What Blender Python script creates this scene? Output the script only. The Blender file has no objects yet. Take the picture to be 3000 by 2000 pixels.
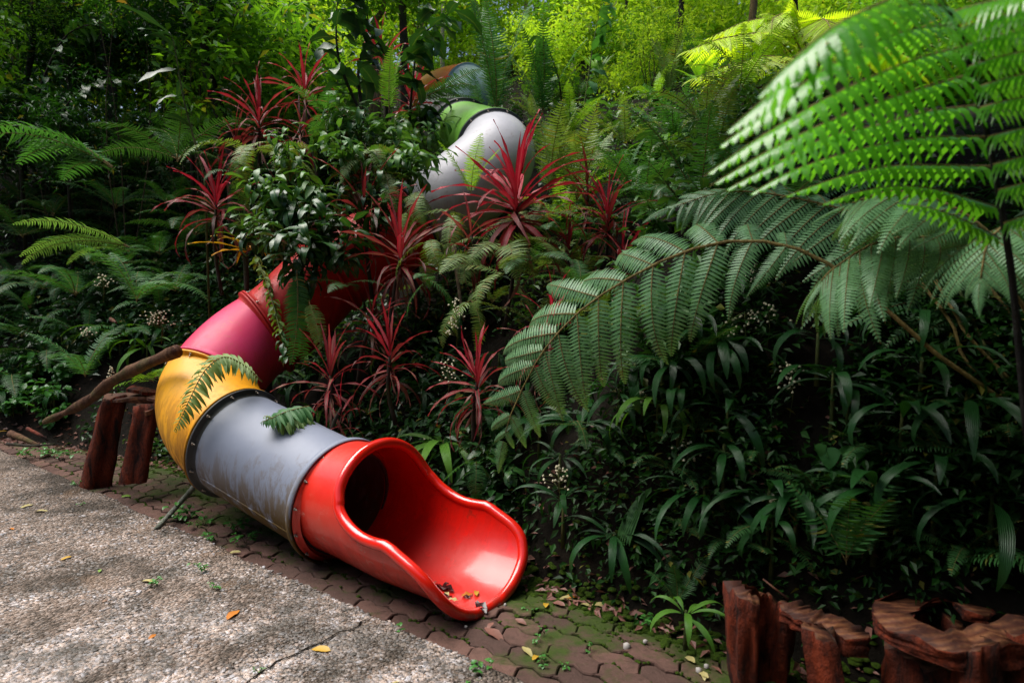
import bpy, math, random
import numpy as np
from mathutils import Vector, Matrix, noise
from math import sin, cos, pi, radians, sqrt

SC = bpy.context.scene
COL = SC.collection
R = random.Random(11)
NR = np.random.RandomState(5)

# ------------------------------------------------------------------ camera
CAMZ, PITCH, F = 1.45, math.atan(150 / 2000), 2000.0
cam = bpy.data.cameras.new("camera")
cam.lens, cam.sensor_width = 24.0, 36.0
cam.clip_start, cam.clip_end = 0.05, 400
cam.dof.use_dof = True
cam.dof.focus_distance = 4.1
cam.dof.aperture_fstop = 2.8
co = bpy.data.objects.new("camera", cam)
co.location = (0, 0, CAMZ)
co.rotation_euler = (pi / 2 - PITCH, 0, 0)
COL.objects.link(co)
SC.camera = co

# ------------------------------------------------------------------ world, sun, exposure
SUN_EL, SUN_AZ = radians(66), radians(290)      # azimuth clockwise from +Y
w = bpy.data.worlds.new("World"); SC.world = w; w.use_nodes = True
nt = w.node_tree; nt.nodes.clear()
sk = nt.nodes.new('ShaderNodeTexSky'); sk.sky_type = 'NISHITA'; sk.sun_disc = False
sk.sun_elevation = SUN_EL; sk.sun_rotation = SUN_AZ
sk.air_density, sk.dust_density, sk.ozone_density = 1.0, 3.0, 1.0
bg = nt.nodes.new('ShaderNodeBackground'); bg.inputs[1].default_value = 0.11
wo = nt.nodes.new('ShaderNodeOutputWorld')
nt.links.new(sk.outputs[0], bg.inputs[0]); nt.links.new(bg.outputs[0], wo.inputs[0])
sl = bpy.data.lights.new("sun", 'SUN'); sl.energy = 4.8; sl.angle = radians(52); sl.color = (1.0, 0.96, 0.9)
so = bpy.data.objects.new("sun", sl); COL.objects.link(so)
sd = Vector((sin(SUN_AZ) * cos(SUN_EL), cos(SUN_AZ) * cos(SUN_EL), sin(SUN_EL)))
so.rotation_euler = sd.to_track_quat('Z', 'Y').to_euler()
SC.view_settings.view_transform = 'Standard'
SC.view_settings.look = 'None'
SC.view_settings.exposure = 0.55
SC.view_settings.gamma = 1.0
SC.view_settings.use_curve_mapping = False
SC.render.engine = 'CYCLES'
SC.cycles.max_bounces = 7
SC.cycles.transparent_max_bounces = 4
SC.cycles.use_denoising = True

# ------------------------------------------------------------------ layout maths
FW = Vector((0, cos(PITCH), -sin(PITCH))); UPV = Vector((0, sin(PITCH), cos(PITCH)))
def ray(px, py):
    return FW * F + Vector((1, 0, 0)) * (px - 1500) + UPV * (1000 - py)
def U(px, py, Y):
    r = ray(px, py); return Vector((0, 0, CAMZ)) + r * (Y / r.y)
def G(px, py, z=0.0):
    r = ray(px, py); return Vector((0, 0, CAMZ)) + r * ((z - CAMZ) / r.z)
def proj(p):
    d = Vector(p) - Vector((0, 0, CAMZ)); f = d.dot(FW)
    return (1500 + F * d.x / f, 1000 - F * d.dot(UPV) / f, f)
def smooth(a, b, x):
    x = min(1, max(0, (x - a) / (b - a))); return x * x * (3 - 2 * x)
def st(x, y): return 0.62 * x + 0.785 * y - 2.62, 0.785 * x - 0.62 * y
def xy(s, t):
    s += 2.62
    return (0.62 * s + 0.785 * t) / 1.00063, (0.785 * s - 0.62 * t) / 1.00063
def hz(x, y):
    s, t = st(x, y)
    if t < -5: s += 0.10 * min(-t - 5, 9) ** 1.6      # the bank swings round towards the road on the left
    if s <= 0: return 0.0
    k = 0.88 + 0.75 * smooth(-2.6, -1.3, t) + 0.4 * (1 - smooth(-9, -5.5, t))
    a = k * s
    wr = smooth(-2.3, -1.3, t)
    if wr > 0: a = a * (1 - wr) + (3.0 * s if s < 0.42 else 1.26 + 1.1 * (s - 0.42)) * wr
    b = 3.1 - 0.75 * wr + (0.38 - 0.13 * smooth(-5, 0, t)) * (s - 3.1 / k)
    d = 0.35
    h = max(d - abs(a - b), 0) / d
    z = min(a, b) - h * h * d * 0.25
    return z * smooth(0, 0.25, s) + 0.10 * noise.noise(Vector((x * 0.9, y * 0.9, 0))) * smooth(0.1, 1.2, s)
def on_hill(px, py, h=0.0, y0=2.2):
    r = ray(px, py); r = r / r.y; y = y0
    while y < 45:
        p = Vector((0, 0, CAMZ)) + r * y
        if p.z < hz(p.x, p.y) + h: break
        y += 0.02 + y * 0.002
    return Vector((p.x, p.y, hz(p.x, p.y)))

# ------------------------------------------------------------------ object helpers
W = {}
def link(o, parent=None, M=None):
    M = M or Matrix.Identity(4)
    COL.objects.link(o)
    W[o.name] = M
    if parent is not None:
        o.parent = parent
        o.matrix_local = W[parent.name].inverted() @ M
    else:
        o.matrix_world = M
    return o
def empty(name, loc):
    o = bpy.data.objects.new(name, None); o.empty_display_size = 0.1
    return link(o, None, Matrix.Translation(Vector(loc)))
def tag(o, label, cat, group=None):
    o['label'] = label; o['category'] = cat
    if group: o['group'] = group
    return o
def new_mesh(name, v, f, mats, uv=None, mi=None, smooth_=True):
    me = bpy.data.meshes.new(name)
    me.from_pydata(v, [], f)
    for m in (mats if isinstance(mats, (list, tuple)) else [mats]): me.materials.append(m)
    if smooth_: me.polygons.foreach_set('use_smooth', [True] * len(me.polygons))
    if mi is not None: me.polygons.foreach_set('material_index', mi)
    if uv is not None:
        l = me.uv_layers.new(name='UVMap')
        idx = np.empty(len(me.loops), dtype=np.int32); me.loops.foreach_get('vertex_index', idx)
        l.data.foreach_set('uv', np.asarray(uv, dtype=np.float32)[idx].ravel())
    me.update()
    return me
def obj(name, me, parent=None, M=None, kind=None):
    o = bpy.data.objects.new(name, me)
    if kind: o['kind'] = kind
    return link(o, parent, M)

class MB:
    def __init__(s): s.v = []; s.f = []; s.uv = []; s.mi = []
    def add(s, v, f, uv=None, m=0):
        n = len(s.v); s.v += [tuple(p) for p in v]; s.f += [tuple(i + n for i in q) for q in f]
        s.uv += (uv if uv is not None else [(0.5, 0.5)] * len(v)); s.mi += [m] * len(f)
    def tube(s, pts, rad, n=6, m=0, cap=True, jit=0.0, seed=0):
        pts = [Vector(p) for p in pts]; vs = []; fs = []; uv = []
        rr = random.Random(seed); u0 = None
        for i, p in enumerate(pts):
            T = (pts[min(i + 1, len(pts) - 1)] - pts[max(i - 1, 0)]).normalized()
            if u0 is None:
                u0 = T.orthogonal().normalized()
            u0 = (u0 - T * u0.dot(T)).normalized(); b = T.cross(u0)
            r = rad[i] if hasattr(rad, '__len__') else rad
            for k in range(n):
                a = 2 * pi * k / n; q = r * (1 + (rr.random() - 0.5) * jit)
                vs.append(p + u0 * cos(a) * q + b * sin(a) * q); uv.append((i / (len(pts) - 1), k / n))
        for i in range(len(pts) - 1):
            for k in range(n):
                a, b2 = i * n + k, i * n + (k + 1) % n
                fs.append((a, b2, b2 + n, a + n))
        if cap:
            fs.append(tuple(range(n - 1, -1, -1))); fs.append(tuple(range((len(pts) - 1) * n, len(pts) * n)))
        s.add(vs, fs, uv, m)
    def mesh(s, name, mats, sm=True): return new_mesh(name, s.v, s.f, mats, s.uv, s.mi, sm)

def spline(pts, n):
    P = [Vector(p) for p in pts]; P = [P[0] * 2 - P[1]] + P + [P[-1] * 2 - P[-2]]; out = []
    segs = len(P) - 3
    for i in range(n):
        u = i / (n - 1) * segs; k = min(int(u), segs - 1); t = u - k
        a, b, c, d = P[k:k + 4]
        out.append(0.5 * ((2 * b) + (c - a) * t + (2 * a - 5 * b + 4 * c - d) * t * t + (3 * b - a - 3 * c + d) * t ** 3))
    return out

# ------------------------------------------------------------------ materials
def mk(name):
    m = bpy.data.materials.new(name); m.use_nodes = True
    t = m.node_tree; t.nodes.clear()
    return m, t, lambda k: t.nodes.new('ShaderNode' + k), t.links.new
def mixc(t, fac, a, b, typ='MIX'):
    n = t.nodes.new('ShaderNodeMix'); n.data_type = 'RGBA'; n.blend_type = typ
    for sock, val in ((0, fac), (6, a), (7, b)):
        if isinstance(val, bpy.types.NodeSocket): t.links.new(val, n.inputs[sock])
        elif sock == 0: n.inputs[0].default_value = val
        else: n.inputs[sock].default_value = (*val, 1)
    return n.outputs[2]
def math_(t, op, a, b=None, c=None, clamp=False):
    n = t.nodes.new('ShaderNodeMath'); n.operation = op; n.use_clamp = clamp
    for i, v in enumerate((a, b, c)):
        if v is None: continue
        if isinstance(v, bpy.types.NodeSocket): t.links.new(v, n.inputs[i])
        else: n.inputs[i].default_value = v
    return n.outputs[0]
def ramp(t, fac, stops, interp='LINEAR'):
    n = t.nodes.new('ShaderNodeValToRGB'); n.color_ramp.interpolation = interp
    e = n.color_ramp.elements
    while len(e) < len(stops): e.new(0.5)
    for i, (p, c) in enumerate(stops):
        e[i].position = p; e[i].color = (*c, 1) if len(c) == 3 else c
    t.links.new(fac, n.inputs[0]); return n.outputs[0]
def noise_(t, scale, detail=4, rough=0.55, vec=None, dist=0):
    n = t.nodes.new('ShaderNodeTexNoise'); n.inputs['Scale'].default_value = scale
    n.inputs['Detail'].default_value = detail; n.inputs['Roughness'].default_value = rough
    n.inputs['Distortion'].default_value = dist
    if vec is None:
        g = t.nodes.new('ShaderNodeNewGeometry'); vec = g.outputs['Position']
    t.links.new(vec, n.inputs['Vector']); return n.outputs['Fac']
def bump_(t, h, strength, dist=0.01, nrm=None):
    n = t.nodes.new('ShaderNodeBump'); n.inputs['Strength'].default_value = strength; n.inputs['Distance'].default_value = dist
    t.links.new(h, n.inputs['Height'])
    if nrm is not None: t.links.new(nrm, n.inputs['Normal'])
    return n.outputs[0]
def out(t, sh):
    o = t.nodes.new('ShaderNodeOutputMaterial'); t.links.new(sh, o.inputs[0])
def prin(t, col, rough=0.5, spec=0.5, nrm=None, coat=0.0, coat_r=0.1):
    p = t.nodes.new('ShaderNodeBsdfPrincipled')
    if isinstance(col, bpy.types.NodeSocket): t.links.new(col, p.inputs['Base Color'])
    else: p.inputs['Base Color'].default_value = (*col, 1)
    if isinstance(rough, bpy.types.NodeSocket): t.links.new(rough, p.inputs['Roughness'])
    else: p.inputs['Roughness'].default_value = rough
    p.inputs['Specular IOR Level'].default_value = spec
    p.inputs['Coat Weight'].default_value = coat; p.inputs['Coat Roughness'].default_value = coat_r
    if nrm is not None: t.links.new(nrm, p.inputs['Normal'])
    return p.outputs[0]

def mat_leaf(name, c1, c2, rough=0.4, tr=0.3, vein=0.25, spec=0.45, yellow=0.06, pleat=0.0):
    m, t, N, L = mk(name)
    oi = N('ObjectInfo'); ge = N('NewGeometry')
    r = math_(t, 'FRACT', math_(t, 'ADD', oi.outputs['Random'], math_(t, 'MULTIPLY', ge.outputs['Random Per Island'], 0.7)))
    c = mixc(t, r, c1, c2)
    n1 = noise_(t, 2.2, 2)
    c = mixc(t, math_(t, 'MULTIPLY', n1, 0.35), c, tuple(min(1, x * 1.6) for x in c2))
    n2 = noise_(t, 38, 3)
    c = mixc(t, math_(t, 'MULTIPLY_ADD', n2, 2.2, -1.25, clamp=True), c, tuple(x * 0.55 for x in c1))
    # an occasional yellowing leaf
    y = math_(t, 'GREATER_THAN', ge.outputs['Random Per Island'], 1 - yellow)
    c = mixc(t, math_(t, 'MULTIPLY', y, 0.7), c, (0.20, 0.18, 0.03))
    uv = N('UVMap'); sx = N('SeparateXYZ'); L(uv.outputs[0], sx.inputs[0])
    e = math_(t, 'ABSOLUTE', math_(t, 'SUBTRACT', sx.outputs[1], 0.5))
    mid = math_(t, 'MULTIPLY', math_(t, 'LESS_THAN', e, 0.04), vein)
    c = mixc(t, mid, c, (0.22, 0.28, 0.07))
    nrm = None
    if pleat > 0:
        wv = math_(t, 'SINE', math_(t, 'MULTIPLY', sx.outputs[1], 44.0))
        nrm = bump_(t, wv, pleat, 0.004)
        c = mixc(t, math_(t, 'MULTIPLY_ADD', wv, 0.12, 0.12), c, tuple(min(1, x * 1.8) for x in c2))
    else:
        nrm = bump_(t, noise_(t, 55, 2), 0.35, 0.004)
    p = prin(t, c, rough, spec * 0.75, nrm)
    tl = N('BsdfTranslucent'); ct = mixc(t, 1.0, c, (1.7, 1.6, 0.5), 'MULTIPLY')
    L(ct, tl.inputs[0])
    ms = N('MixShader'); ms.inputs[0].default_value = tr
    L(p, ms.inputs[1]); L(tl.outputs[0], ms.inputs[2]); out(t, ms.outputs[0])
    return m

def mat_cordy():
    m, t, N, L = mk('cordyline_leaf')
    oi = N('ObjectInfo'); uv = N('UVMap'); sx = N('SeparateXYZ'); L(uv.outputs[0], sx.inputs[0])
    sc = N('SeparateColor'); L(oi.outputs['Color'], sc.inputs[0])
    young, rnd = sc.outputs[0], sc.outputs[1]
    e = math_(t, 'MULTIPLY', math_(t, 'ABSOLUTE', math_(t, 'SUBTRACT', sx.outputs[1], 0.5)), 2)
    e = math_(t, 'ADD', e, math_(t, 'MULTIPLY_ADD', noise_(t, 14, 3), 0.7, -0.35))
    old = ramp(t, e, [(0.0, (0.045, 0.030, 0.016)), (0.35, (0.07, 0.035, 0.022)), (0.7, (0.10, 0.008, 0.012)), (1.0, (0.30, 0.008, 0.022))])
    tan = ramp(t, e, [(0.0, (0.22, 0.15, 0.07)), (0.5, (0.12, 0.05, 0.03)), (0.8, (0.20, 0.02, 0.03)), (1.0, (0.42, 0.02, 0.05))])
    old = mixc(t, math_(t, 'GREATER_THAN', rnd, 0.66), old, tan)
    yg = ramp(t, e, [(0.0, (0.60, 0.07, 0.11)), (0.3, (0.55, 0.012, 0.045)), (1.0, (0.36, 0.004, 0.018))])
    old = mixc(t, math_(t, 'MULTIPLY', math_(t, 'LESS_THAN', rnd, 0.30), 0.8), old, (0.040, 0.022, 0.012))
    c = mixc(t, young, old, yg)
    wv = math_(t, 'SINE', math_(t, 'MULTIPLY', sx.outputs[1], 60.0))
    p = prin(t, c, 0.45, 0.32, bump_(t, wv, 0.35, 0.003))
    tl = N('BsdfTranslucent'); L(mixc(t, 0.25, c, (0.75, 0.02, 0.04)), tl.inputs[0])
    ms = N('MixShader'); ms.inputs[0].default_value = 0.28
    L(p, ms.inputs[1]); L(tl.outputs[0], ms.inputs[2]); out(t, ms.outputs[0])
    return m

def mat_bark(name, c1, c2, scale=14, rough=0.9, moss=0.0, bs=1.0):
    m, t, N, L = mk(name)
    tc = N('TexCoord'); mp = N('Mapping'); L(tc.outputs['Object'], mp.inputs[0]); mp.inputs['Scale'].default_value = (1, 1, 0.35)
    n = noise_(t, scale, 8, 0.7, mp.outputs[0], 0.6)
    f = ramp(t, n, [(0.38, (0, 0, 0)), (0.62, (1, 1, 1))])
    c = mixc(t, f, c1, c2)
    n2 = noise_(t, 60, 4, 0.7)
    c = mixc(t, math_(t, 'MULTIPLY_ADD', n2, 2.5, -1.2, clamp=True), c, tuple(x * 0.35 for x in c1))
    if moss > 0:
        n3 = noise_(t, 5, 4)
        c = mixc(t, math_(t, 'MULTIPLY_ADD', n3, 5 * moss, -2.4 * moss, clamp=True), c, (0.05, 0.09, 0.015))
    h = math_(t, 'ADD', n, math_(t, 'MULTIPLY', n2, 0.3))
    out(t, prin(t, c, rough, 0.25, bump_(t, h, bs, 0.02))); return m

def mat_cut():
    m, t, N, L = mk('cut_wood'); tc = N('TexCoord')
    wv = N('TexWave'); wv.wave_type = 'RINGS'; wv.inputs['Scale'].default_value = 9; wv.inputs['Distortion'].default_value = 2.5; wv.inputs['Detail'].default_value = 4; wv.inputs['Detail Scale'].default_value = 2.5
    L(tc.outputs['Object'], wv.inputs['Vector'])
    c = mixc(t, wv.outputs['Fac'], (0.09, 0.026, 0.011), (0.19, 0.075, 0.030))
    n = noise_(t, 7, 7, 0.75, tc.outputs['Object'])
    c = mixc(t, ramp(t, n, [(0.40, (1, 1, 1)), (0.60, (0, 0, 0))]), c, (0.035, 0.009, 0.005))
    n2 = noise_(t, 90, 4, 0.8, tc.outputs['Object'])
    c = mixc(t, math_(t, 'MULTIPLY_ADD', n2, 3, -1.6, clamp=True), c, (0.02, 0.01, 0.006))
    h = math_(t, 'ADD', wv.outputs['Fac'], math_(t, 'MULTIPLY', n, 2.0))
    out(t, prin(t, c, 0.7, 0.3, bump_(t, h, 0.4, 0.010))); return m
def mat_plastic(name, base, fade, rough=0.3, dirt=0.4, dirtc=(0.09, 0.05, 0.015), dz=(0, 1), coat=0.3, speck=(0.5, 0.3, 0.2), speckz=None):
    m, t, N, L = mk(name)
    tc = N('TexCoord')
    n = noise_(t, 3.0, 5, 0.6, tc.outputs['Object'])
    c = mixc(t, math_(t, 'MULTIPLY_ADD', n, 2.0, -0.6, clamp=True), base, fade)
    # fine scratches and spots
    n2 = noise_(t, 70, 5, 0.75, tc.outputs['Object'])
    c = mixc(t, math_(t, 'MULTIPLY_ADD', n2, 7, -4.6, clamp=True), c, tuple(x * 0.45 for x in base))
    # run-off stains: stretched noise, on the named height range
    mp = N('Mapping'); mp.inputs['Scale'].default_value = (7, 7, 1.6); L(tc.outputs['Object'], mp.inputs[0])
    n3 = noise_(t, 2.4, 8, 0.68, mp.outputs[0], 0.4)
    sx = N('SeparateXYZ'); L(tc.outputs['Object'], sx.inputs[0])
    mr = N('MapRange'); mr.inputs[1].default_value = dz[0]; mr.inputs[2].default_value = dz[1]; mr.inputs[3].default_value = 1; mr.inputs[4].default_value = 0
    L(sx.outputs[2], mr.inputs[0])
    zf = mr.outputs[0]
    dm = math_(t, 'MULTIPLY', math_(t, 'MULTIPLY_ADD', math_(t, 'ADD', n3, math_(t, 'MULTIPLY', zf, 0.30)), 8, -4.6, clamp=True), math_(t, 'MULTIPLY', zf, dirt, clamp=True))
    c = mixc(t, dm, c, dirtc)
    n4 = noise_(t, 16, 6, 0.8, tc.outputs['Object'], 1.0)
    sp = math_(t, 'MULTIPLY', math_(t, 'MULTIPLY_ADD', n4, 9, -5.2, clamp=True), 0.7)
    if speckz:
        mr2 = N('MapRange'); mr2.inputs[1].default_value = speckz[0]; mr2.inputs[2].default_value = speckz[1]
        L(sx.outputs[2], mr2.inputs[0]); sp = math_(t, 'MULTIPLY', sp, math_(t, 'SUBTRACT', 1.0, mr2.outputs[0], clamp=True))
    c = mixc(t, sp, c, speck)
    rg = math_(t, 'ADD', math_(t, 'MULTIPLY', n, 0.15), math_(t, 'MULTIPLY_ADD', dm, 0.35, rough - 0.07))
    nr = bump_(t, noise_(t, 9, 2, 0.5, tc.outputs['Object']), 0.12, 0.02)
    nr = bump_(t, n2, 0.05, 0.003, nr)
    out(t, prin(t, c, rg, 0.38 if coat > 0.5 else 0.28, nr, coat, 0.12)); return m

M = {}
M['dkleaf'] = mat_leaf('dark_leaf', (0.009, 0.040, 0.010), (0.024, 0.082, 0.018), 0.34, 0.18, 0.25, 0.5, 0.04)
M['strap'] = mat_leaf('strap_leaf', (0.006, 0.036, 0.010), (0.016, 0.072, 0.015), 0.33, 0.2, 0.0, 0.5, 0.03, pleat=0.5)
M['strapb'] = mat_leaf('bright_strap_leaf', (0.050, 0.16, 0.020), (0.10, 0.24, 0.03), 0.36, 0.3, 0.0, 0.45, 0.05, pleat=0.5)
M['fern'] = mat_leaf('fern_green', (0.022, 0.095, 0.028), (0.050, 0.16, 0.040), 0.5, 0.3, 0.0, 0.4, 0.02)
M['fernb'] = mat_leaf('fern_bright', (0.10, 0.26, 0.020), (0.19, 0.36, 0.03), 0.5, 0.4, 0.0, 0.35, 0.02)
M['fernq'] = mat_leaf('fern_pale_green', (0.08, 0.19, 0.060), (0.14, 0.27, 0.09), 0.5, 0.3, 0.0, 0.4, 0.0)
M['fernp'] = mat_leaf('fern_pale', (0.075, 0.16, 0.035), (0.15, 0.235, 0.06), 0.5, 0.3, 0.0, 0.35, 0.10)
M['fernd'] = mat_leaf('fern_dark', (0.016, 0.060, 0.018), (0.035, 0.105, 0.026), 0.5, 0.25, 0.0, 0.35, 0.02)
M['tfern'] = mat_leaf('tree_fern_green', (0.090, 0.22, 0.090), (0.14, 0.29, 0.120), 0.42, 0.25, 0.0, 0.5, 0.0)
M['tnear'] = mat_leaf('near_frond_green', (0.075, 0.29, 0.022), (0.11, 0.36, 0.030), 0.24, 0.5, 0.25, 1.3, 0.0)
M['tlit'] = mat_leaf('lit_frond_green', (0.34, 0.52, 0.030), (0.44, 0.58, 0.04), 0.45, 0.5, 0.0, 0.4, 0.0)  # lit copy of the tree fern green; sunlight is put into the colour
M['broad'] = mat_leaf('broad_leaf', (0.030, 0.105, 0.022), (0.070, 0.18, 0.035), 0.42, 0.22, 0.35, 0.5, 0.08)
M['broadd'] = mat_leaf('dark_broad_leaf', (0.010, 0.040, 0.014), (0.022, 0.075, 0.022), 0.45, 0.15, 0.2, 0.55, 0.02)
M['herb'] = mat_leaf('herb_leaf', (0.030, 0.13, 0.022), (0.055, 0.20, 0.035), 0.33, 0.22, 0.3, 0.5, 0.0)
M['bgl'] = mat_leaf('far_leaf', (0.17, 0.35, 0.030), (0.33, 0.48, 0.05), 0.55, 0.5, 0.0, 0.3, 0.05)  # sunlit copy of the wood leaf; the brightness is put into its colour
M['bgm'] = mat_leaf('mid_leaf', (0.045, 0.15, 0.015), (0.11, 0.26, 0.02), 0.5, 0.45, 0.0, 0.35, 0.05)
M['bgd'] = mat_leaf('shade_leaf', (0.004, 0.026, 0.005), (0.016, 0.068, 0.008), 0.5, 0.3, 0.0, 0.4, 0.03)  # shaded copy of the wood leaf; the darkness is put into its colour
M['orange'] = mat_leaf('orange_leaf', (0.45, 0.16, 0.012), (0.42, 0.28, 0.02), 0.45, 0.35, 0.3, 0.4, 0.1)
M['cordy'] = mat_cordy()
M['stem'] = mat_bark('brown_stem', (0.05, 0.035, 0.02), (0.11, 0.08, 0.045), 30)
M['gstem'] = mat_bark('green_stem', (0.05, 0.08, 0.02), (0.12, 0.13, 0.04), 30)
M['rachis'] = mat_bark('fern_rachis', (0.16, 0.11, 0.03), (0.26, 0.20, 0.06), 30, 0.6)
M['brach'] = mat_bark('black_rachis', (0.006, 0.005, 0.005), (0.016, 0.012, 0.01), 40, 0.7)
M['dbark'] = mat_bark('dark_bark', (0.018, 0.014, 0.010), (0.045, 0.036, 0.026), 16, 0.9, 0.3)
M['pbark'] = mat_bark('pale_bark', (0.30, 0.24, 0.18), (0.48, 0.40, 0.32), 9, 0.9, 0.2)
M['tbark'] = mat_bark('tan_bark', (0.15, 0.09, 0.05), (0.26, 0.17, 0.10), 12, 0.9, 0.2)
M['rust'] = mat_bark('red_brown_bark', (0.010, 0.003, 0.002), (0.19, 0.028, 0.007), 13, 0.75, 0.0, 1.2)
M['cut'] = mat_bark('cut_wood', (0.07, 0.022, 0.010), (0.30, 0.14, 0.06), 8, 0.7, 0.0, 0.8)
M['cut'] = mat_cut()
M['log'] = mat_bark('log_bark', (0.055, 0.022, 0.012), (0.15, 0.075, 0.04), 16, 0.9, 0.5, 1.2)
M['stick'] = mat_bark('grey_stick_bark', (0.10, 0.11, 0.09), (0.25, 0.26, 0.22), 25, 0.9, 0.2)

M['red'] = mat_plastic('red_plastic', (0.70, 0.012, 0.006), (0.62, 0.050, 0.024), 0.38, 0.55, (0.10, 0.012, 0.008), (-0.02, 0.35), 0.6, (0.55, 0.32, 0.26), (0.28, 0.50))
M['redin'] = mat_plastic('red_plastic_inside', (0.72, 0.008, 0.004), (0.68, 0.012, 0.006), 0.28, 0.35, (0.20, 0.012, 0.008), (0.0, 0.5), 0.51, (0.3, 0.02, 0.01))
M['redrim'] = mat_plastic('red_plastic_rim', (0.72, 0.013, 0.006), (0.68, 0.018, 0.008), 0.2, 0.7, (0.05, 0.012, 0.006), (-0.02, 0.12), 0.7, (0.4, 0.06, 0.03))
M['redo'] = mat_plastic('weathered_red_plastic', (0.46, 0.008, 0.008), (0.50, 0.014, 0.012), 0.6, 0.5, (0.05, 0.01, 0.008), (0.6, 2.4), 0.1, (0.42, 0.06, 0.04))
M['grey'] = mat_plastic('grey_plastic', (0.17, 0.195, 0.26), (0.21, 0.235, 0.30), 0.50, 1.3, (0.105, 0.062, 0.014), (0.12, 0.66), 0.03, (0.14, 0.13, 0.12), (0.3, 0.6))
M['silver'] = mat_plastic('silver_grey_plastic', (0.36, 0.36, 0.40), (0.46, 0.46, 0.50), 0.48, 0.3, (0.10, 0.09, 0.07), (1.6, 2.6), 0.05, (0.25, 0.2, 0.18))
M['dgrey'] = mat_plastic('dark_grey_plastic', (0.035, 0.04, 0.045), (0.06, 0.065, 0.075), 0.5, 0.3, (0.03, 0.02, 0.01), (0, 2), 0.0, (0.1, 0.08, 0.06))
M['yellow'] = mat_plastic('yellow_plastic', (0.68, 0.32, 0.004), (0.64, 0.25, 0.004), 0.50, 1.0, (0.10, 0.040, 0.008), (0.15, 1.10), 0.04, (0.30, 0.13, 0.015))
M['pink'] = mat_plastic('pink_plastic', (0.60, 0.030, 0.085), (0.56, 0.038, 0.15), 0.5, 0.6, (0.35, 0.05, 0.02), (0.6, 1.3), 0.04, (0.40, 0.10, 0.05))
M['green'] = mat_plastic('green_plastic', (0.14, 0.40, 0.035), (0.20, 0.44, 0.07), 0.4, 0.4, (0.05, 0.09, 0.02), (2.4, 3.4), 0.1, (0.1, 0.15, 0.04))
M['orangep'] = mat_plastic('orange_plastic', (0.66, 0.11, 0.010), (0.55, 0.09, 0.012), 0.45, 0.3, (0.12, 0.06, 0.02), (3.6, 5.2), 0.1, (0.2, 0.14, 0.04))
M['bluep'] = mat_plastic('blue_grey_plastic', (0.17, 0.27, 0.29), (0.25, 0.35, 0.37), 0.4, 0.4, (0.06, 0.09, 0.06), (3.6, 5.2), 0.1, (0.1, 0.15, 0.1))
m, t, N, L = mk('bolt_steel'); p = N('BsdfPrincipled'); p.inputs['Base Color'].default_value = (0.35, 0.3, 0.26, 1); p.inputs['Metallic'].default_value = 0.8; p.inputs['Roughness'].default_value = 0.45; out(t, p.outputs[0]); M['bolt'] = m

def mat_concrete():
    m, t, N, L = mk('exposed_aggregate_concrete')
    ge = N('NewGeometry')
    v = N('TexVoronoi'); v.inputs['Scale'].default_value = 75; L(ge.outputs['Position'], v.inputs['Vector'])
    sep = N('SeparateColor'); L(v.outputs['Color'], sep.inputs[0])
    c = ramp(t, sep.outputs[0], [(0, (0.14, 0.11, 0.09)), (0.35, (0.30, 0.22, 0.17)), (0.7, (0.42, 0.32, 0.26)), (1, (0.46, 0.40, 0.36))])
    big = noise_(t, 1.7, 7, 0.72)
    d = ramp(t, big, [(0.40, (1, 1, 1)), (0.55, (0, 0, 0))])
    fine = noise_(t, 30, 6, 0.75)
    c = mixc(t, math_(t, 'MULTIPLY_ADD', fine, 5.0, -2.4, clamp=True), c, (0.028, 0.022, 0.014))
    c = mixc(t, math_(t, 'MULTIPLY', d, 0.8), c, (0.030, 0.025, 0.016))
    tan = noise_(t, 2.0, 3, 0.5)
    c = mixc(t, math_(t, 'MULTIPLY_ADD', tan, 4, -2.4, clamp=True), c, (0.34, 0.20, 0.11))
    h = math_(t, 'ADD', math_(t, 'MULTIPLY', v.outputs['Distance'], -1.0), math_(t, 'MULTIPLY', fine, 0.8))
    out(t, prin(t, c, 0.85, 0.3, bump_(t, h, 1.0, 0.03))); return m
def mat_stone():
    m, t, N, L = mk('aggregate_stone')
    ge = N('NewGeometry'); r = ge.outputs['Random Per Island']
    c = ramp(t, r, [(0, (0.05, 0.045, 0.045)), (0.2, (0.20, 0.18, 0.18)), (0.42, (0.40, 0.31, 0.25)), (0.62, (0.55, 0.43, 0.36)), (0.80, (0.48, 0.47, 0.50)), (0.93, (0.66, 0.58, 0.54)), (1, (0.30, 0.16, 0.09))])
    big = noise_(t, 1.7, 7, 0.72)
    d = ramp(t, big, [(0.40, (1, 1, 1)), (0.55, (0, 0, 0))])
    f = noise_(t, 120, 4, 0.7)
    c = mixc(t, math_(t, 'MULTIPLY_ADD', noise_(t, 11, 5, 0.75), 5, -2.3, clamp=True), c, (0.040, 0.033, 0.024))
    c = mixc(t, math_(t, 'MULTIPLY', d, 0.75), c, (0.045, 0.040, 0.030))
    c = mixc(t, math_(t, 'MULTIPLY_ADD', f, 3, -1.4, clamp=True), c, (0.04, 0.035, 0.025))
    out(t, prin(t, c, 0.6, 0.4, bump_(t, f, 0.5, 0.004))); return m
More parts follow.
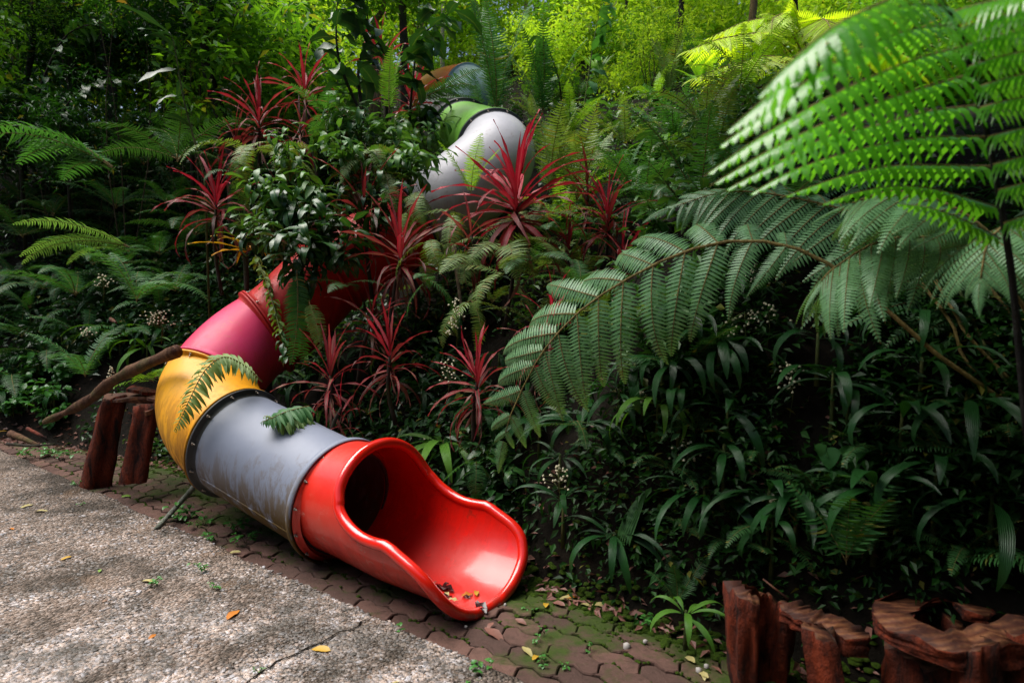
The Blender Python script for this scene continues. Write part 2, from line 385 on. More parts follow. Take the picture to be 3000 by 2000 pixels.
def mat_paver():
    m, t, N, L = mk('red_brown_paver')
    oi = N('ObjectInfo')
    c = mixc(t, oi.outputs['Random'], (0.070, 0.040, 0.032), (0.150, 0.080, 0.062))
    f = noise_(t, 160, 4, 0.8)
    c = mixc(t, math_(t, 'MULTIPLY_ADD', f, 4, -2.4, clamp=True), c, (0.36, 0.27, 0.22))
    c = mixc(t, math_(t, 'MULTIPLY_ADD', noise_(t, 18, 5, 0.7), 2.6, -1.2, clamp=True), c, (0.045, 0.028, 0.02))
    ge = N('NewGeometry'); sx = N('SeparateXYZ'); L(ge.outputs['Position'], sx.inputs[0])
    mo = math_(t, 'ADD', noise_(t, 3.0, 6, 0.7), math_(t, 'MULTIPLY', math_(t, 'ADD', math_(t, 'MULTIPLY', sx.outputs[0], 0.62), math_(t, 'MULTIPLY_ADD', sx.outputs[1], 0.785, -2.62)), 0.26))
    c = mixc(t, math_(t, 'MULTIPLY_ADD', mo, 7, -2.55, clamp=True), c, mixc(t, noise_(t, 30, 3), (0.022, 0.040, 0.006), (0.055, 0.085, 0.010)))
    out(t, prin(t, c, 0.85, 0.25, bump_(t, math_(t, 'ADD', f, noise_(t, 30, 5)), 0.8, 0.006))); return m
def mat_soil(name, a, b, sc=9):
    m, t, N, L = mk(name)
    n = noise_(t, sc, 8, 0.75)
    c = mixc(t, ramp(t, n, [(0.35, (0, 0, 0)), (0.65, (1, 1, 1))]), a, b)
    out(t, prin(t, c, 0.95, 0.15, bump_(t, n, 1.0, 0.04))); return m
M['concrete'] = mat_concrete(); M['stone'] = mat_stone(); M['paver'] = mat_paver()
M['soil'] = mat_soil('dark_soil', (0.004, 0.0035, 0.002), (0.014, 0.010, 0.006))
M['joint'] = mat_soil('mossy_joint_soil', (0.012, 0.016, 0.005), (0.035, 0.050, 0.010), 24)
M['moss'] = mat_soil('moss', (0.035, 0.075, 0.006), (0.085, 0.15, 0.012), 60)
def mat_plain(name, c1, c2, rough=0.5, tr=0.15):
    m, t, N, L = mk(name); oi = N('ObjectInfo')
    c = mixc(t, noise_(t, 40, 4), c1, c2)
    p = prin(t, c, rough, 0.4); tl = N('BsdfTranslucent'); L(c, tl.inputs[0])
    ms = N('MixShader'); ms.inputs[0].default_value = tr; L(p, ms.inputs[1]); L(tl.outputs[0], ms.inputs[2]); out(t, ms.outputs[0]); return m
M['ly'] = mat_plain('yellow_dead_leaf', (0.52, 0.34, 0.03), (0.42, 0.22, 0.02))
M['lo'] = mat_plain('orange_dead_leaf', (0.55, 0.20, 0.015), (0.40, 0.12, 0.01))
M['lp'] = mat_plain('pale_dead_leaf', (0.45, 0.42, 0.16), (0.36, 0.28, 0.12))
M['lb'] = mat_plain('brown_dead_leaf', (0.16, 0.07, 0.05), (0.26, 0.12, 0.09))
M['ld'] = mat_plain('wet_dark_leaf', (0.014, 0.004, 0.005), (0.035, 0.008, 0.008), 0.2, 0.0)
M['lg'] = mat_plain('green_fallen_leaf', (0.20, 0.34, 0.05), (0.14, 0.26, 0.04))
M['white'] = mat_plain('white_flower', (0.70, 0.66, 0.50), (0.55, 0.50, 0.30))
M['pebble'] = mat_plain('pale_pebble', (0.42, 0.40, 0.38), (0.28, 0.25, 0.23), 0.7, 0.0)

# ------------------------------------------------------------------ setting: ground, pavement, slab
def grid_mesh(name, mat, ss, ts, zf):
    v = []; f = []
    for s_ in ss:
        for t_ in ts:
            x, y = xy(s_, t_); v.append((x, y, zf(x, y, s_, t_)))
    n = len(ts)
    for i in range(len(ss) - 1):
        for j in range(n - 1):
            a = i * n + j; f.append((a, a + n, a + n + 1, a + 1))
    return new_mesh(name, v, f, mat)
ss = [-4.0 + 0.25 * i for i in range(16)] + [0.0 + 0.09 * i for i in range(60)] + [5.4 + 0.5 * i for i in range(30)] + [21 + 6 * i for i in range(12)]
ts = [-60, -40, -32, -28] + [-25 + 0.16 * i for i in range(240)] + [14, 17, 20, 30, 60]
def hill_z(x, y, s, t):
    if hz(x, y) < 0.004: return -0.06
    return hz(x, y) - 0.015 + (0.05 * noise.noise(Vector((x * 4, y * 4, 1))) + 0.03 * noise.noise(Vector((x * 11, y * 11, 3)))) * smooth(0.02, 0.5, s)
o = obj('hillside', grid_mesh('hillside', M['soil'], ss, ts, hill_z), kind='structure')
o = obj('ground', grid_mesh('ground', M['soil'], [-60, -20, -6, 1.0], [-60, -30, -15, 0, 15, 40], lambda x, y, s, t: -0.05), kind='structure')
# concrete slab with a ragged broken edge
SLZ = 0.03
def edge(t): return -0.72 + 0.030 * noise.noise(Vector((t * 2.3, 0, 0))) + 0.020 * noise.noise(Vector((t * 9, 5, 0))) + 0.012 * noise.noise(Vector((t * 31, 9, 0)))
v = []; f = []
tt = [-14 + 0.03 * i for i in range(700)]
fr = [0.0, 0.02, 0.06, 0.15, 0.3, 0.6, 1.0, 1.6, 2.6, 6, 14]
for t_ in tt:
    e = edge(t_)
    x, y = xy(e + 0.004, t_); v.append((x, y, -0.04))
    for d in fr:
        x, y = xy(e - d, t_)
        zz = SLZ + (0.006 * noise.noise(Vector((x * 12, y * 12, 0))) if d < 3 else 0) - (0.010 if d == 0 else 0)
        v.append((x, y, zz))
n = len(fr) + 1
for i in range(len(tt) - 1):
    for j in range(n - 1):
        a = i * n + j; f.append((a, a + n, a + n + 1, a + 1))
road = obj('road', new_mesh('road', v, f, M['concrete']), kind='structure')
# aggregate stones standing proud of the slab
pv = []; cnt = 0
ico = [(0, 0, 1), (0.89, 0, 0.45), (0.28, 0.85, 0.45), (-0.72, 0.53, 0.45), (-0.72, -0.53, 0.45), (0.28, -0.85, 0.45), (0.72, 0.53, -0.45), (-0.28, 0.85, -0.45), (-0.89, 0, -0.45), (-0.28, -0.85, -0.45), (0.72, -0.53, -0.45)]
icf = [(0, 1, 2), (0, 2, 3), (0, 3, 4), (0, 4, 5), (0, 5, 1), (1, 6, 2), (2, 7, 3), (3, 8, 4), (4, 9, 5), (5, 10, 1), (6, 7, 2), (7, 8, 3), (8, 9, 4), (9, 10, 5), (10, 6, 1)]
ico = np.array(ico); icf = np.array(icf)
cen = []; rad = []
tries = 0
while len(cen) < 24000 and tries < 300000:
    tries += 1
    px = R.uniform(-60, 1420); py = 1330 + 720 * sqrt(R.random()) ** 0.8 * 1.0
    g = G(px, min(py, 2060), SLZ); s_, t_ = st(g.x, g.y)
    if s_ > edge(t_) - 0.004 or g.y > 6.3: continue
    # keep density even per m2: accept less where the perspective squeezes
    if R.random() > min(1, (g.y / 3.2) ** 1.5) : continue
    cl = noise.noise(Vector((g.x * 1.1, g.y * 1.1, 4)))
    c2_ = noise.noise(Vector((g.x * 3.7, g.y * 3.7, 14)))
    if R.random() < 0.30 - cl * 1.5 - c2_ * 1.4: continue
    cen.append((g.x, g.y)); rad.append(R.uniform(0.0035, 0.0085) * (1.0 if R.random() < 0.95 else 1.6) * (1.0 + max(0, g.y - 3) * 0.25))
cen = np.array(cen); rad = np.array(rad); K = len(cen)
ang = NR.rand(K) * 2 * pi; ca, sa = np.cos(ang), np.sin(ang)
B = np.repeat(ico[None], K, 0) * (1 + (NR.rand(K, len(ico), 1) - 0.5) * 0.5)
B[:, :, 0] *= (0.8 + NR.rand(K) * 0.7)[:, None]; B[:, :, 2] *= 0.62
X = B[:, :, 0] * ca[:, None] - B[:, :, 1] * sa[:, None]; Y = B[:, :, 0] * sa[:, None] + B[:, :, 1] * ca[:, None]
V = np.stack([X * rad[:, None] + cen[:, 0:1], Y * rad[:, None] + cen[:, 1:2], B[:, :, 2] * rad[:, None] + SLZ - 0.0012], -1).reshape(-1, 3)
Fc = (icf[None] + (np.arange(K) * len(ico))[:, None, None]).reshape(-1, 3)
o = obj('aggregate_stones', new_mesh('aggregate_stones', V.tolist(), Fc.tolist(), M['stone'], smooth_=False), road, kind='stuff')

# pavement of interlocking pavers
PL, PWd = 0.236, 0.107
def fy(x): return 0.011 * max(-0.75, min(0.75, sin(2 * pi * x / (PL / 2)))) / 0.75
def gx(y): return 0.012 * sin(2 * pi * y / PWd)
pav = obj('pavement', grid_mesh('pavement', M['joint'], [-0.9 + 0.04 * i for i in range(30)], [-14 + 0.1 * i for i in range(180)],
          lambda x, y, s, t: -0.018 + 0.008 * noise.noise(Vector((x * 6, y * 6, 0)))), kind='structure')
def paver_mesh(k):
    g = 0.004; ol = []
    for i in range(9): x = i / 8 * PL; ol.append((x + (g if i == 0 else -g if i == 8 else 0) + gx(0), fy(x) + g))
    for i in range(1, 4): y = i / 4 * PWd; ol.append((PL - g + gx(y), y + fy(PL)))
    for i in range(8, -1, -1): x = i / 8 * PL; ol.append((x + (g if i == 0 else -g if i == 8 else 0) + gx(PWd), PWd + fy(x) - g))
    for i in range(3, 0, -1): y = i / 4 * PWd; ol.append((g + gx(y), y + fy(0)))
    c = (PL / 2, PWd / 2); rr = random.Random(k)
    ol = [(x - c[0] + rr.uniform(-.0015, .0015), y - c[1] + rr.uniform(-.0015, .0015)) for x, y in ol]; n = len(ol)
    v = [(x, y, -0.03) for x, y in ol] + [(x, y, -0.005) for x, y in ol] + [(x * 0.965, y * 0.93, 0.0) for x, y in ol] + [(x * 0.4, y * 0.4, rr.uniform(-.002, .001)) for x, y in ol]
    f = []
    for r_ in range(3):
        for i in range(n): a, b = r_ * n + i, r_ * n + (i + 1) % n; f.append((a, b, b + n, a + n))
    f.append(tuple(range(3 * n, 4 * n)))
    return new_mesh('paver', v, f, M['paver'], smooth_=False)
pms = [paver_mesh(k) for k in range(5)]
th = math.atan2(-0.62, 0.785); npav = 0
for row in range(-1, 8):
    for c in range(-34, 30):
        s_ = -0.70 + (row + 0.5) * PWd; t_ = -2.6 + c * PL + (PL / 2 if row % 2 else 0)
        x, y = xy(s_, t_); q = proj((x, y, 0))
        if q[2] < 0.5 or not (-150 < q[0] < 3150 and q[1] < 2150 and q[2] < 8): continue
        if row >= 6 and R.random() < 0.45: continue
        if s_ < -0.80: continue
        dz = R.uniform(-0.010, 0.004) - (0.006 if row >= 6 else 0)
        Mx = Matrix.Translation((x, y, dz)) @ Matrix.Rotation(th + R.uniform(-.015, .015), 4, 'Z') @ Matrix.Rotation(R.uniform(-.045, .045), 4, 'X') @ Matrix.Rotation(R.uniform(-.03, .03), 4, 'Y')
        obj('paver', pms[(row * 7 + c) % 5], pav, Mx); npav += 1
# moss cushions in the joints and along the bank foot
cen = []; rad = []
while len(cen) < 4200:
    t_ = R.uniform(-6.5, 0.6)
    if R.random() < 0.55:
        row = R.randint(0, 7); s_ = -0.70 + row * PWd + fy((t_ + 2.6) % PL) + R.gauss(0, 0.006)
    else: s_ = R.gauss(0.0, 0.09)
    if noise.noise(Vector((t_ * 1.7, s_ * 2, 7))) < -0.05 - 0.25 * smooth(-0.5, 0.1, s_) - 0.1 * smooth(-2.6, -1, t_): continue
    if s_ < -0.68: continue
    x, y = xy(s_, t_); cen.append((x, y, hz(x, y) - 0.004)); rad.append(R.uniform(0.006, 0.02) * (1.4 if s_ > -0.1 else 0.6))
cen = np.array(cen); rad = np.array(rad); K = len(cen)
B = np.repeat(ico[None], K, 0) * (1 + (NR.rand(K, len(ico), 1) - 0.5) * 0.5); B[:, :, 2] *= 0.45
V = (B * rad[:, None, None] + cen[:, None, :]).reshape(-1, 3)
Fc = (icf[None] + (np.arange(K) * len(ico))[:, None, None]).reshape(-1, 3)
obj('moss', new_mesh('moss', V.tolist(), Fc.tolist(), M['moss']), pav, kind='stuff')

# ------------------------------------------------------------------ the tube slide
RF, RT = 0.345, 0.312
slide = empty('tube_slide', U(1003, 1462, 3.55) * 1.0)
tag(slide, 'winding tube slide of red, grey, yellow, pink and green sections coming down the bank', 'slide')
def frame(T, up=Vector((0, 0, 1))):
    T = T.normalized(); S = T.cross(up).normalized(); Uq = S.cross(T).normalized(); return T, S, Uq
def bez(p0, t0, p1, t1, n):
    P = []
    for i in range(n):
        u = i / (n - 1); h = (2 * u**3 - 3 * u**2 + 1, u**3 - 2 * u**2 + u, -2 * u**3 + 3 * u**2, u**3 - u**2)
        g = (6 * u**2 - 6 * u, 3 * u**2 - 4 * u + 1, -6 * u**2 + 6 * u, 3 * u**2 - 2 * u)
        P.append((p0 * h[0] + t0 * h[1] + p1 * h[2] + t1 * h[3], p0 * g[0] + t0 * g[1] + p1 * g[2] + t1 * g[3]))
    return P
def section(name, mat, p0, t0, p1, t1, label, n=22, r=RT, seam=None, fl=(1, 1), flmats=None, bolts=(1, 1), collar=0.0, bulge=0.0):
    P = bez(p0, t0, p1, t1, n); ns = 56; v = []; f = []
    th_ = 0.012
    rings = []
    for i, (p, T) in enumerate(P):
        T, S, Uq = frame(T); e = min(i, n - 1 - i)
        u = i / (n - 1)
        rr = r + bulge * sin(pi * u)
        for k in range(ns):
            a = 2 * pi * k / ns; v.append(p + (S * cos(a) + Uq * sin(a)) * rr)
    for i, (p, T) in enumerate(P):
        T, S, Uq = frame(T); rr = r - th_ + bulge * sin(pi * i / (n - 1))
        for k in range(ns):
            a = 2 * pi * k / ns; v.append(p + (S * cos(a) + Uq * sin(a)) * rr)
    off = n * ns
    for i in range(n - 1):
        for k in range(ns):
            a, b = i * ns + k, i * ns + (k + 1) % ns
            f.append((a, b, b + ns, a + ns)); f.append((off + a, off + a + ns, off + b + ns, off + b))
    for k in range(ns):
        b = (k + 1) % ns; l = (n - 1) * ns
        f.append((k, off + k, off + b, b)); f.append((l + k, l + b, off + l + b, off + l + k))
    Ms = Matrix.Identity(4)
    o = obj(name, new_mesh(name, v, f, mat), slide, Ms); o['label'] = label
    for end in (0, 1):
        if not fl[end]: continue
        p, T = P[0] if end == 0 else P[-1]; T, S, Uq = frame(T)
        d = T if end == 0 else -T                 # into the section
        prof = [(0.000, r - th_), (0.0, RF - 0.004), (0.003, RF), (0.012, RF), (0.016, RF - 0.004), (0.019, r + 0.012), (0.035, r + 0.003), (0.05, r - 0.001)]
        if collar: prof = [(0.0, r - th_), (0.0, RF - 0.004), (0.003, RF), (collar, RF - 0.006), (collar + 0.004, RF - 0.012), (collar + 0.006, r - 0.002)]
        vv = []; ff = []
        for (dd, q) in prof:
            for k in range(ns):
                a = 2 * pi * k / ns; vv.append(p + d * (dd + 0.001) + (S * cos(a) + Uq * sin(a)) * q)
        for i in range(len(prof) - 1):
            for k in range(ns):
                a, b = i * ns + k, i * ns + (k + 1) % ns
                ff.append((a, b, b + ns, a + ns) if end == 1 else (a, a + ns, b + ns, b))
        obj('flange', new_mesh('flange', vv, ff, (flmats or (mat, mat))[end]), o, Ms)
        if bolts[end]:
            for k in range(12):
                a = 2 * pi * (k + 0.4) / 12; mb = MB(); c0 = p + (S * cos(a) + Uq * sin(a)) * (RF - 0.017)
                mb.tube([c0 + d * 0.018, c0 + d * 0.026], 0.010, 6)
                mb.tube([c0 + d * 0.026, c0 + d * 0.044], 0.004, 6)
                obj('bolt', mb.mesh('bolt', M['bolt']), o, Ms)
    if seam is not None:
        for sa_ in seam:
            mb = MB(); pts = []
            for (p, T) in P[2:-2]:
                T, S, Uq = frame(T); pts.append(p + (S * cos(sa_) + Uq * sin(sa_)) * (r + 0.0005))
            mb.tube(pts, 0.005, 6); obj('seam', mb.mesh('seam', mat), o, Ms)
    return o
pB = U(1008, 1466, 3.62); pA = U(697, 1296, 4.10)
dAB = (pB - pA); LAB = dAB.length
pC = U(628, 1118, 4.62); pD = U(782, 972, 5.05)
pF = U(965, 805, 5.35); pE = U(1215, 655, 5.6)
pG = U(1448, 434, 6.15); pH = U(1358, 392, 7.0)
pJ = U(1296, 350, 8.4); pI = U(1368, 262, 9.6); pK = U(1262, 300, 11.2)
tB = Vector((0.785, -0.62, -0.14)).normalized()
tA = dAB.normalized()
tC = (pC - pD).normalized() * 0.75 + Vector((0, -0.05, -0.25)); tC.normalize()
tD = Vector((-0.62, -0.35, -0.40)).normalized()
tE = (pF - pE).normalized()
tG = Vector((0.30, -0.86, -0.40)).normalized()
section('straight_section', M['grey'], pA + tA * 0.004, tA * LAB, pB - tB * 0.004, tB * LAB, 'grey straight section stained brown below', 26, RT, seam=(radians(155), radians(-25)), flmats=(M['dgrey'], M['grey']), bolts=(1, 0), collar=0.0)
section('elbow_section', M['yellow'], pC, tC * 0.50, pA - tA * 0.004, tA * 0.55, 'yellow elbow section with brown stains', 26, RT, bulge=0.012, bolts=(1, 0))
section('straight_section', M['pink'], pD + tD * 0.004, tD * 0.55, pC - tC * 0.004, tC * 0.55, 'faded pink straight section', 20, RT - 0.004, flmats=(M['redo'], M['pink']), bolts=(0, 0))
section('elbow_section', M['redo'], pF, (pD - pF).normalized() * 0.6, pD, tD * 0.6, 'red section lower half of the hidden bend', 18, RT, bolts=(0, 1))
section('straight_section', M['redo'], pE, tE * 0.6, pF - tE * 0.01, tE * 0.6, 'red section behind the dark red plants', 18, RT, bolts=(0, 0))
section('elbow_section', M['silver'], pG + tG * 0.004, tG * 1.35, pE - tE * 0.008, tE * 1.2, 'silver grey elbow section', 30, RT + 0.004, seam=(radians(200),), flmats=(M['dgrey'], M['dgrey']), bolts=(1, 0), bulge=0.03)
section('straight_section', M['green'], pH, (pG - pH), pG - tG * 0.004, tG * 0.9, 'green straight section', 18, RT, bolts=(1, 0), flmats=(M['dgrey'], M['green']))
section('elbow_section', M['dgrey'], pJ, (pH - pJ) * 1.2, pH - (pG - pH).normalized() * 0.006, (pG - pH) * 1.0, 'dark grey section', 16, RT - 0.01, bolts=(0, 0))
tI = Vector((0.55, -0.85, -0.35)).normalized()
section('elbow_section', M['bluep'], pI + tI * 0.006, tI * 1.6, pJ, (pH - pJ).normalized() * 1.6, 'blue grey elbow section', 20, RT, bolts=(0, 1))
section('elbow_section', M['orangep'], pK, Vector((-0.2, -0.6, 0.1)), pI, tI * 1.5, 'orange elbow section', 18, RT + 0.004, bolts=(0, 0))
# supports
for (p, r_) in ((pD, 0.03), (pF, 0.03), (pE, 0.035), (pG, 0.035), (pH, 0.03)):
    mb = MB(); z0 = hz(p.x, p.y) - 0.1; mb.tube([(p.x, p.y, z0), (p.x, p.y, p.z - RT)], r_, 8)
    obj('support_post', mb.mesh('support_post', M['dgrey']), slide)

# exit trough
ang_k = [0, 30, 50, 62, 71, 78, 83, 86.5, 89, 92, 98, 109, 126, 150, 180]
rim_k = [0.30, 0.30, 0.305, 0.315, 0.34, 0.375, 0.43, 0.52, 0.63, 0.75, 0.86, 0.94, 0.985, 1.0, 1.0]
def arim(a): return float(np.interp(abs(a), ang_k, rim_k))
# smooth the rim table
AA = np.linspace(-180, 180, 241); rimv = np.array([arim(a) for a in AA])
for _ in range(3):
    p_ = np.pad(rimv, 2, mode='wrap'); rimv = (p_[:-4] + p_[1:-3] + p_[2:-2] + p_[3:-1] + p_[4:]) / 5
tX = Vector((0.80, -0.60, 0.0)).normalized()
def axis(a):        # gently levelling axis of the exit
    k = min(a / 0.35, 1.0)
    z = pB.z - 0.14 * a * (1 - 0.35 * k)
    d = tB.lerp(tX, k).normalized(); d.z = 0; d.normalize()
    return Vector((pB.x, pB.y, 0)) + Vector((d.x, d.y, 0)) * a + Vector((0, 0, max(z, 0.345)))
def erad(a, ang): return 0.300 + 0.036 * smooth(0.0, 0.55, a) + 0.006 * smooth(0.8, 1.0, a)
def epoint(a, ang, off=0.0):
    c = axis(a); c2 = axis(a + 0.01); T, S, Uq = frame(c2 - c); r = erad(a, ang) + off
    dl = 6 * math.exp(-((a - .53) / .17) ** 2) - 3 * math.exp(-((a - .82) / .14) ** 2)
    ang = ang + math.copysign(dl * sin(radians(abs(ang))) ** 2, ang) * smooth(20, 60, abs(ang))
    a_ = radians(ang)
    sx_ = 1.0 + 0.05 * smooth(0.3, 1.0, a)
    return c + S * sin(a_) * r * sx_ + Uq * cos(a_) * r
NA, NG = 40, len(AA) - 1
exit_parts = {}
def exit_surface(off, flip):
    v = []; f = []
    for j in range(NG):
        for i in range(NA + 1):
            a = rimv[j] * (i / NA); v.append(epoint(a, AA[j], off))
    for j in range(NG):
        for i in range(NA):
            a = j * (NA + 1) + i; b = ((j + 1) % NG) * (NA + 1) + i
            f.append((a, b, b + 1, a + 1) if flip else (a, a + 1, b + 1, b))
    return v, f
ex_v, ex_f = exit_surface(0.0, True)
ex = obj('exit_section', new_mesh('exit_section', ex_v, ex_f, M['red']), slide); ex['label'] = 'bright red exit section with open scooped mouth'
iv, if_ = exit_surface(-0.014, False)
obj('inner_surface', new_mesh('inner_surface', iv, if_, M['redin']), ex)
mb = MB(); rp = [epoint(rimv[j], AA[j], 0.004) for j in range(NG)]
rp = rp + rp[:2]
mb.tube(rp, 0.027, 14, cap=False); obj('rim', mb.mesh('rim', M['redrim']), ex)
# flange of the exit, grey collar of the tube above it, screws round the collar
T, S, Uq = frame(tB); ns = 72
def ringmesh(prof, mat, name, p, T, S, Uq):
    vv = []; ff = []
    for (dd, q) in prof:
        for k in range(ns): a = 2 * pi * k / ns; vv.append(p + T * dd + (S * cos(a) + Uq * sin(a)) * q)
    for i in range(len(prof) - 1):
        for k in range(ns): a, b = i * ns + k, i * ns + (k + 1) % ns; ff.append((a, b, b + ns, a + ns))
    return new_mesh(name, vv, ff, mat)
obj('flange', ringmesh([(0.004, 0.285), (0.004, RF - 0.016), (0.014, RF - 0.015), (0.018, 0.316), (0.04, 0.302)], M['red'], 'flange', pB, T, S, Uq), ex)
gs = [o for o in slide.children if o.name == 'straight_section'][0]
obj('collar', ringmesh([(-0.030, RT), (-0.030, RF - 0.004), (-0.026, RF), (0.010, RF + 0.001), (0.012, RF - 0.006), (-0.004, RF - 0.008)], M['grey'], 'collar', pB, T, S, Uq), gs)
for k in range(14):
    a = 2 * pi * (k + 0.3) / 14; mb = MB(); c0 = pB + T * 0.016 + (S * cos(a) + Uq * sin(a)) * (RF - 0.020)
    mb.tube([c0, c0 + T * 0.006], 0.009, 6); mb.tube([c0 + T * .006, c0 + T * 0.022], 0.0035, 6)
    obj('bolt', mb.mesh('bolt', M['bolt']), ex)
obj('inner_ring', ringmesh([(0.02, 0.2855), (0.02, 0.272), (0.035, 0.272), (0.035, 0.2855)], M['dgrey'], 'inner_ring', pB, T, S, Uq), ex)

# ------------------------------------------------------------------ leaf and frond meshes (shared)
LM = {}
def prof_w(kind, u):
    if kind == 'sword': return (0.45 + 0.55 * min(1, u / 0.25)) * (1 - max(0, (u - 0.45) / 0.55) ** 1.6) + 0.001
    if kind == 'strap': return (sin(pi * min(1, u * 0.93 + 0.05)) ** 0.75) * (1 - 0.15 * u) * (0.25 + 0.75 * min(1, u / 0.2))
    if kind == 'ellip': return sin(pi * (u * 0.96 + 0.02)) ** 0.8 * (1.08 - 0.2 * u)
    if kind == 'heart': return (min(1, (u + 0.02) / 0.12) ** 0.5) * (1 - u) ** 0.62 * 1.25 + 0.001
    return 1
def leaf(kind, mat, droop, fold=0.25, asp=0.1, n=7, wav=0.0, seed=0, twist=0.0):
    key = (kind, mat, droop, fold, asp, n, wav, seed, twist)
    if key in LM: return LM[key]
    rr = random.Random(seed); v = []; uv = []; f = []
    x = z = 0.0; ang = 0.0; y = 0.0; yaw = 0.0; yd = rr.uniform(-0.25, 0.25) if wav else 0
    for i in range(n + 1):
        u = i / n
        if i:
            ang -= droop / n * (0.35 + 1.3 * u); yaw += yd / n
            x += cos(ang) / n * cos(yaw); z += sin(ang) / n; y += sin(yaw) * cos(ang) / n
        hw = asp * 0.5 * prof_w(kind, u); tw = twist * u
        wz = wav * sin(i * 2.1 + seed) * asp * 0.4
        for sd_, vv_ in ((-1, 0.0), (0, 0.5), (1, 1.0)):
            lift = fold * hw * abs(sd_) + wz * sd_
            a = tw * sd_
            v.append((x - sin(ang) * lift, y + sd_ * hw, z + cos(ang) * lift + hw * a)); uv.append((u, vv_))
    for i in range(n):
        a = i * 3; f += [(a, a + 3, a + 4, a + 1), (a + 1, a + 4, a + 5, a + 2)]
    me = new_mesh('leaf', v, f, M[mat], uv); LM[key] = me; return me
def orient(loc, az, el, sc=1.0, roll=0.0):
    return Matrix.Translation(loc) @ Matrix.Rotation(az, 4, 'Z') @ Matrix.Rotation(-el, 4, 'Y') @ Matrix.Rotation(roll, 4, 'X') @ Matrix.Diagonal((sc, sc, sc, 1))
def put(name, me, parent, loc, az, el, sc=1.0, roll=0.0):
    return obj(name, me, parent, orient(Vector(loc), az, el, sc, roll))

def frond_mesh(mat, droop, n=30, wid=0.16, seed=0, curl=0.35, taper='sword', gap=0.72):
    """sword-fern frond, length 1 along +X; pinnae joined, rachis second material"""
    key = ('fr', mat, droop, n, wid, seed, curl, taper, gap)
    if key in LM: return LM[key]
    rr = random.Random(seed); mb = MB(); pts = []; x = z = y = 0; ang = 0; N_ = n + 6; yaw = 0; ys = rr.uniform(-.3, .3)
    for i in range(N_ + 1):
        u = i / N_
        if i: ang -= droop / N_ * (0.3 + 1.4 * u); yaw += ys / N_; x += cos(ang) / N_; z += sin(ang) / N_; y += sin(yaw) / N_
        pts.append((Vector((x, y, z)), ang))
    mb.tube([p for p, a in pts[::3]], [0.005 * (1 - i / (N_ / 3 + 1)) + 0.0012 for i in range(len(pts[::3]))], 4, m=1)
    for i in range(3, N_):
        p, a = pts[i]; u = i / N_
        T = Vector((cos(a), 0, sin(a))); Nn = Vector((-sin(a), 0, cos(a)))
        wl = wid * (min(1, (u + 0.02) / 0.28) ** 0.5) * (1 - max(0, (u - 0.5) / 0.5) ** 1.8) + 0.006
        pw = 1 / N_ * gap
        for s_ in (-1, 1):
            if rr.random() < 0.03: continue
            l = wl * rr.uniform(0.88, 1.08); S_ = Vector((0, s_, 0))
            D = (S_ + T * rr.uniform(0.12, 0.3) + Nn * rr.uniform(-0.15, 0.1)).normalized()
            q0 = p + D * 0.002; dn = rr.uniform(0.1, 0.3) + curl * u
            m1 = q0 + D * l * 0.45 - Nn * l * 0.06 * dn; tip = q0 + D * l * 0.97 - Nn * l * 0.38 * dn + T * l * 0.12
            h = T * pw * 0.5
            vs = [q0 - h * 0.9, q0 + h * 0.9, m1 - h * 0.85 + Nn * l * .02, m1 + h * 0.85, q0 + D * l * 0.8 - Nn * l * 0.22 * dn - h * 0.35 + T * l * 0.05, q0 + D * l * 0.8 - Nn * l * 0.22 * dn + h * 0.5 + T * l * .05, tip]
            fs = [(0, 2, 3, 1), (2, 4, 5, 3), (4, 6, 5)]
            mb.add(vs, fs, [(0, .2), (0, .8), (.4, .2), (.4, .8), (.8, .3), (.8, .7), (1, .5)])
    me = mb.mesh('frond', [M[mat], M['rachis']], sm=False); LM[key] = me; return me

def pinna_mesh(mat, droop, n=24, wid=0.15, seed=0, hang=0.5, fine=False):
    """pinna of a tree fern, length 1 along +X, pinnules hang to -Z"""
    key = ('pi', mat, droop, n, wid, seed, hang, fine)
    if key in LM: return LM[key]
    rr = random.Random(seed); mb = MB(); pts = []; x = z = 0; ang = 0; y = 0; yaw = 0; ys = rr.uniform(-.25, .25)
    for i in range(n + 1):
        u = i / n
        if i: ang -= droop / n * (0.3 + 1.4 * u); yaw += ys / n; x += cos(ang) / n; z += sin(ang) / n; y += sin(yaw) / n
        pts.append((Vector((x, y, z)), ang))
    mb.tube([p for p, a in pts[::2]], [0.006 * (1 - i / (n / 2 + 1)) + 0.0015 for i in range(len(pts[::2]))], 4, m=1)
    for i in range(1, n):
        p, a = pts[i]; u = i / n; T = Vector((cos(a), 0, sin(a))); Nn = Vector((-sin(a), 0, cos(a)))
        wl = wid * (min(1, (u + 0.05) / 0.18) ** 0.5) * (1 - max(0, (u - 0.35) / 0.65) ** 1.35) + 0.008
        for s_ in (-1, 1):
            pinnule(mb, p, T, Nn, s_, wl * rr.uniform(0.9, 1.06), 1 / n * 0.80, hang * rr.uniform(0.8, 1.2), fine)
    me = mb.mesh('pinna', [M[mat], M['rachis']], sm=False); LM[key] = me; return me
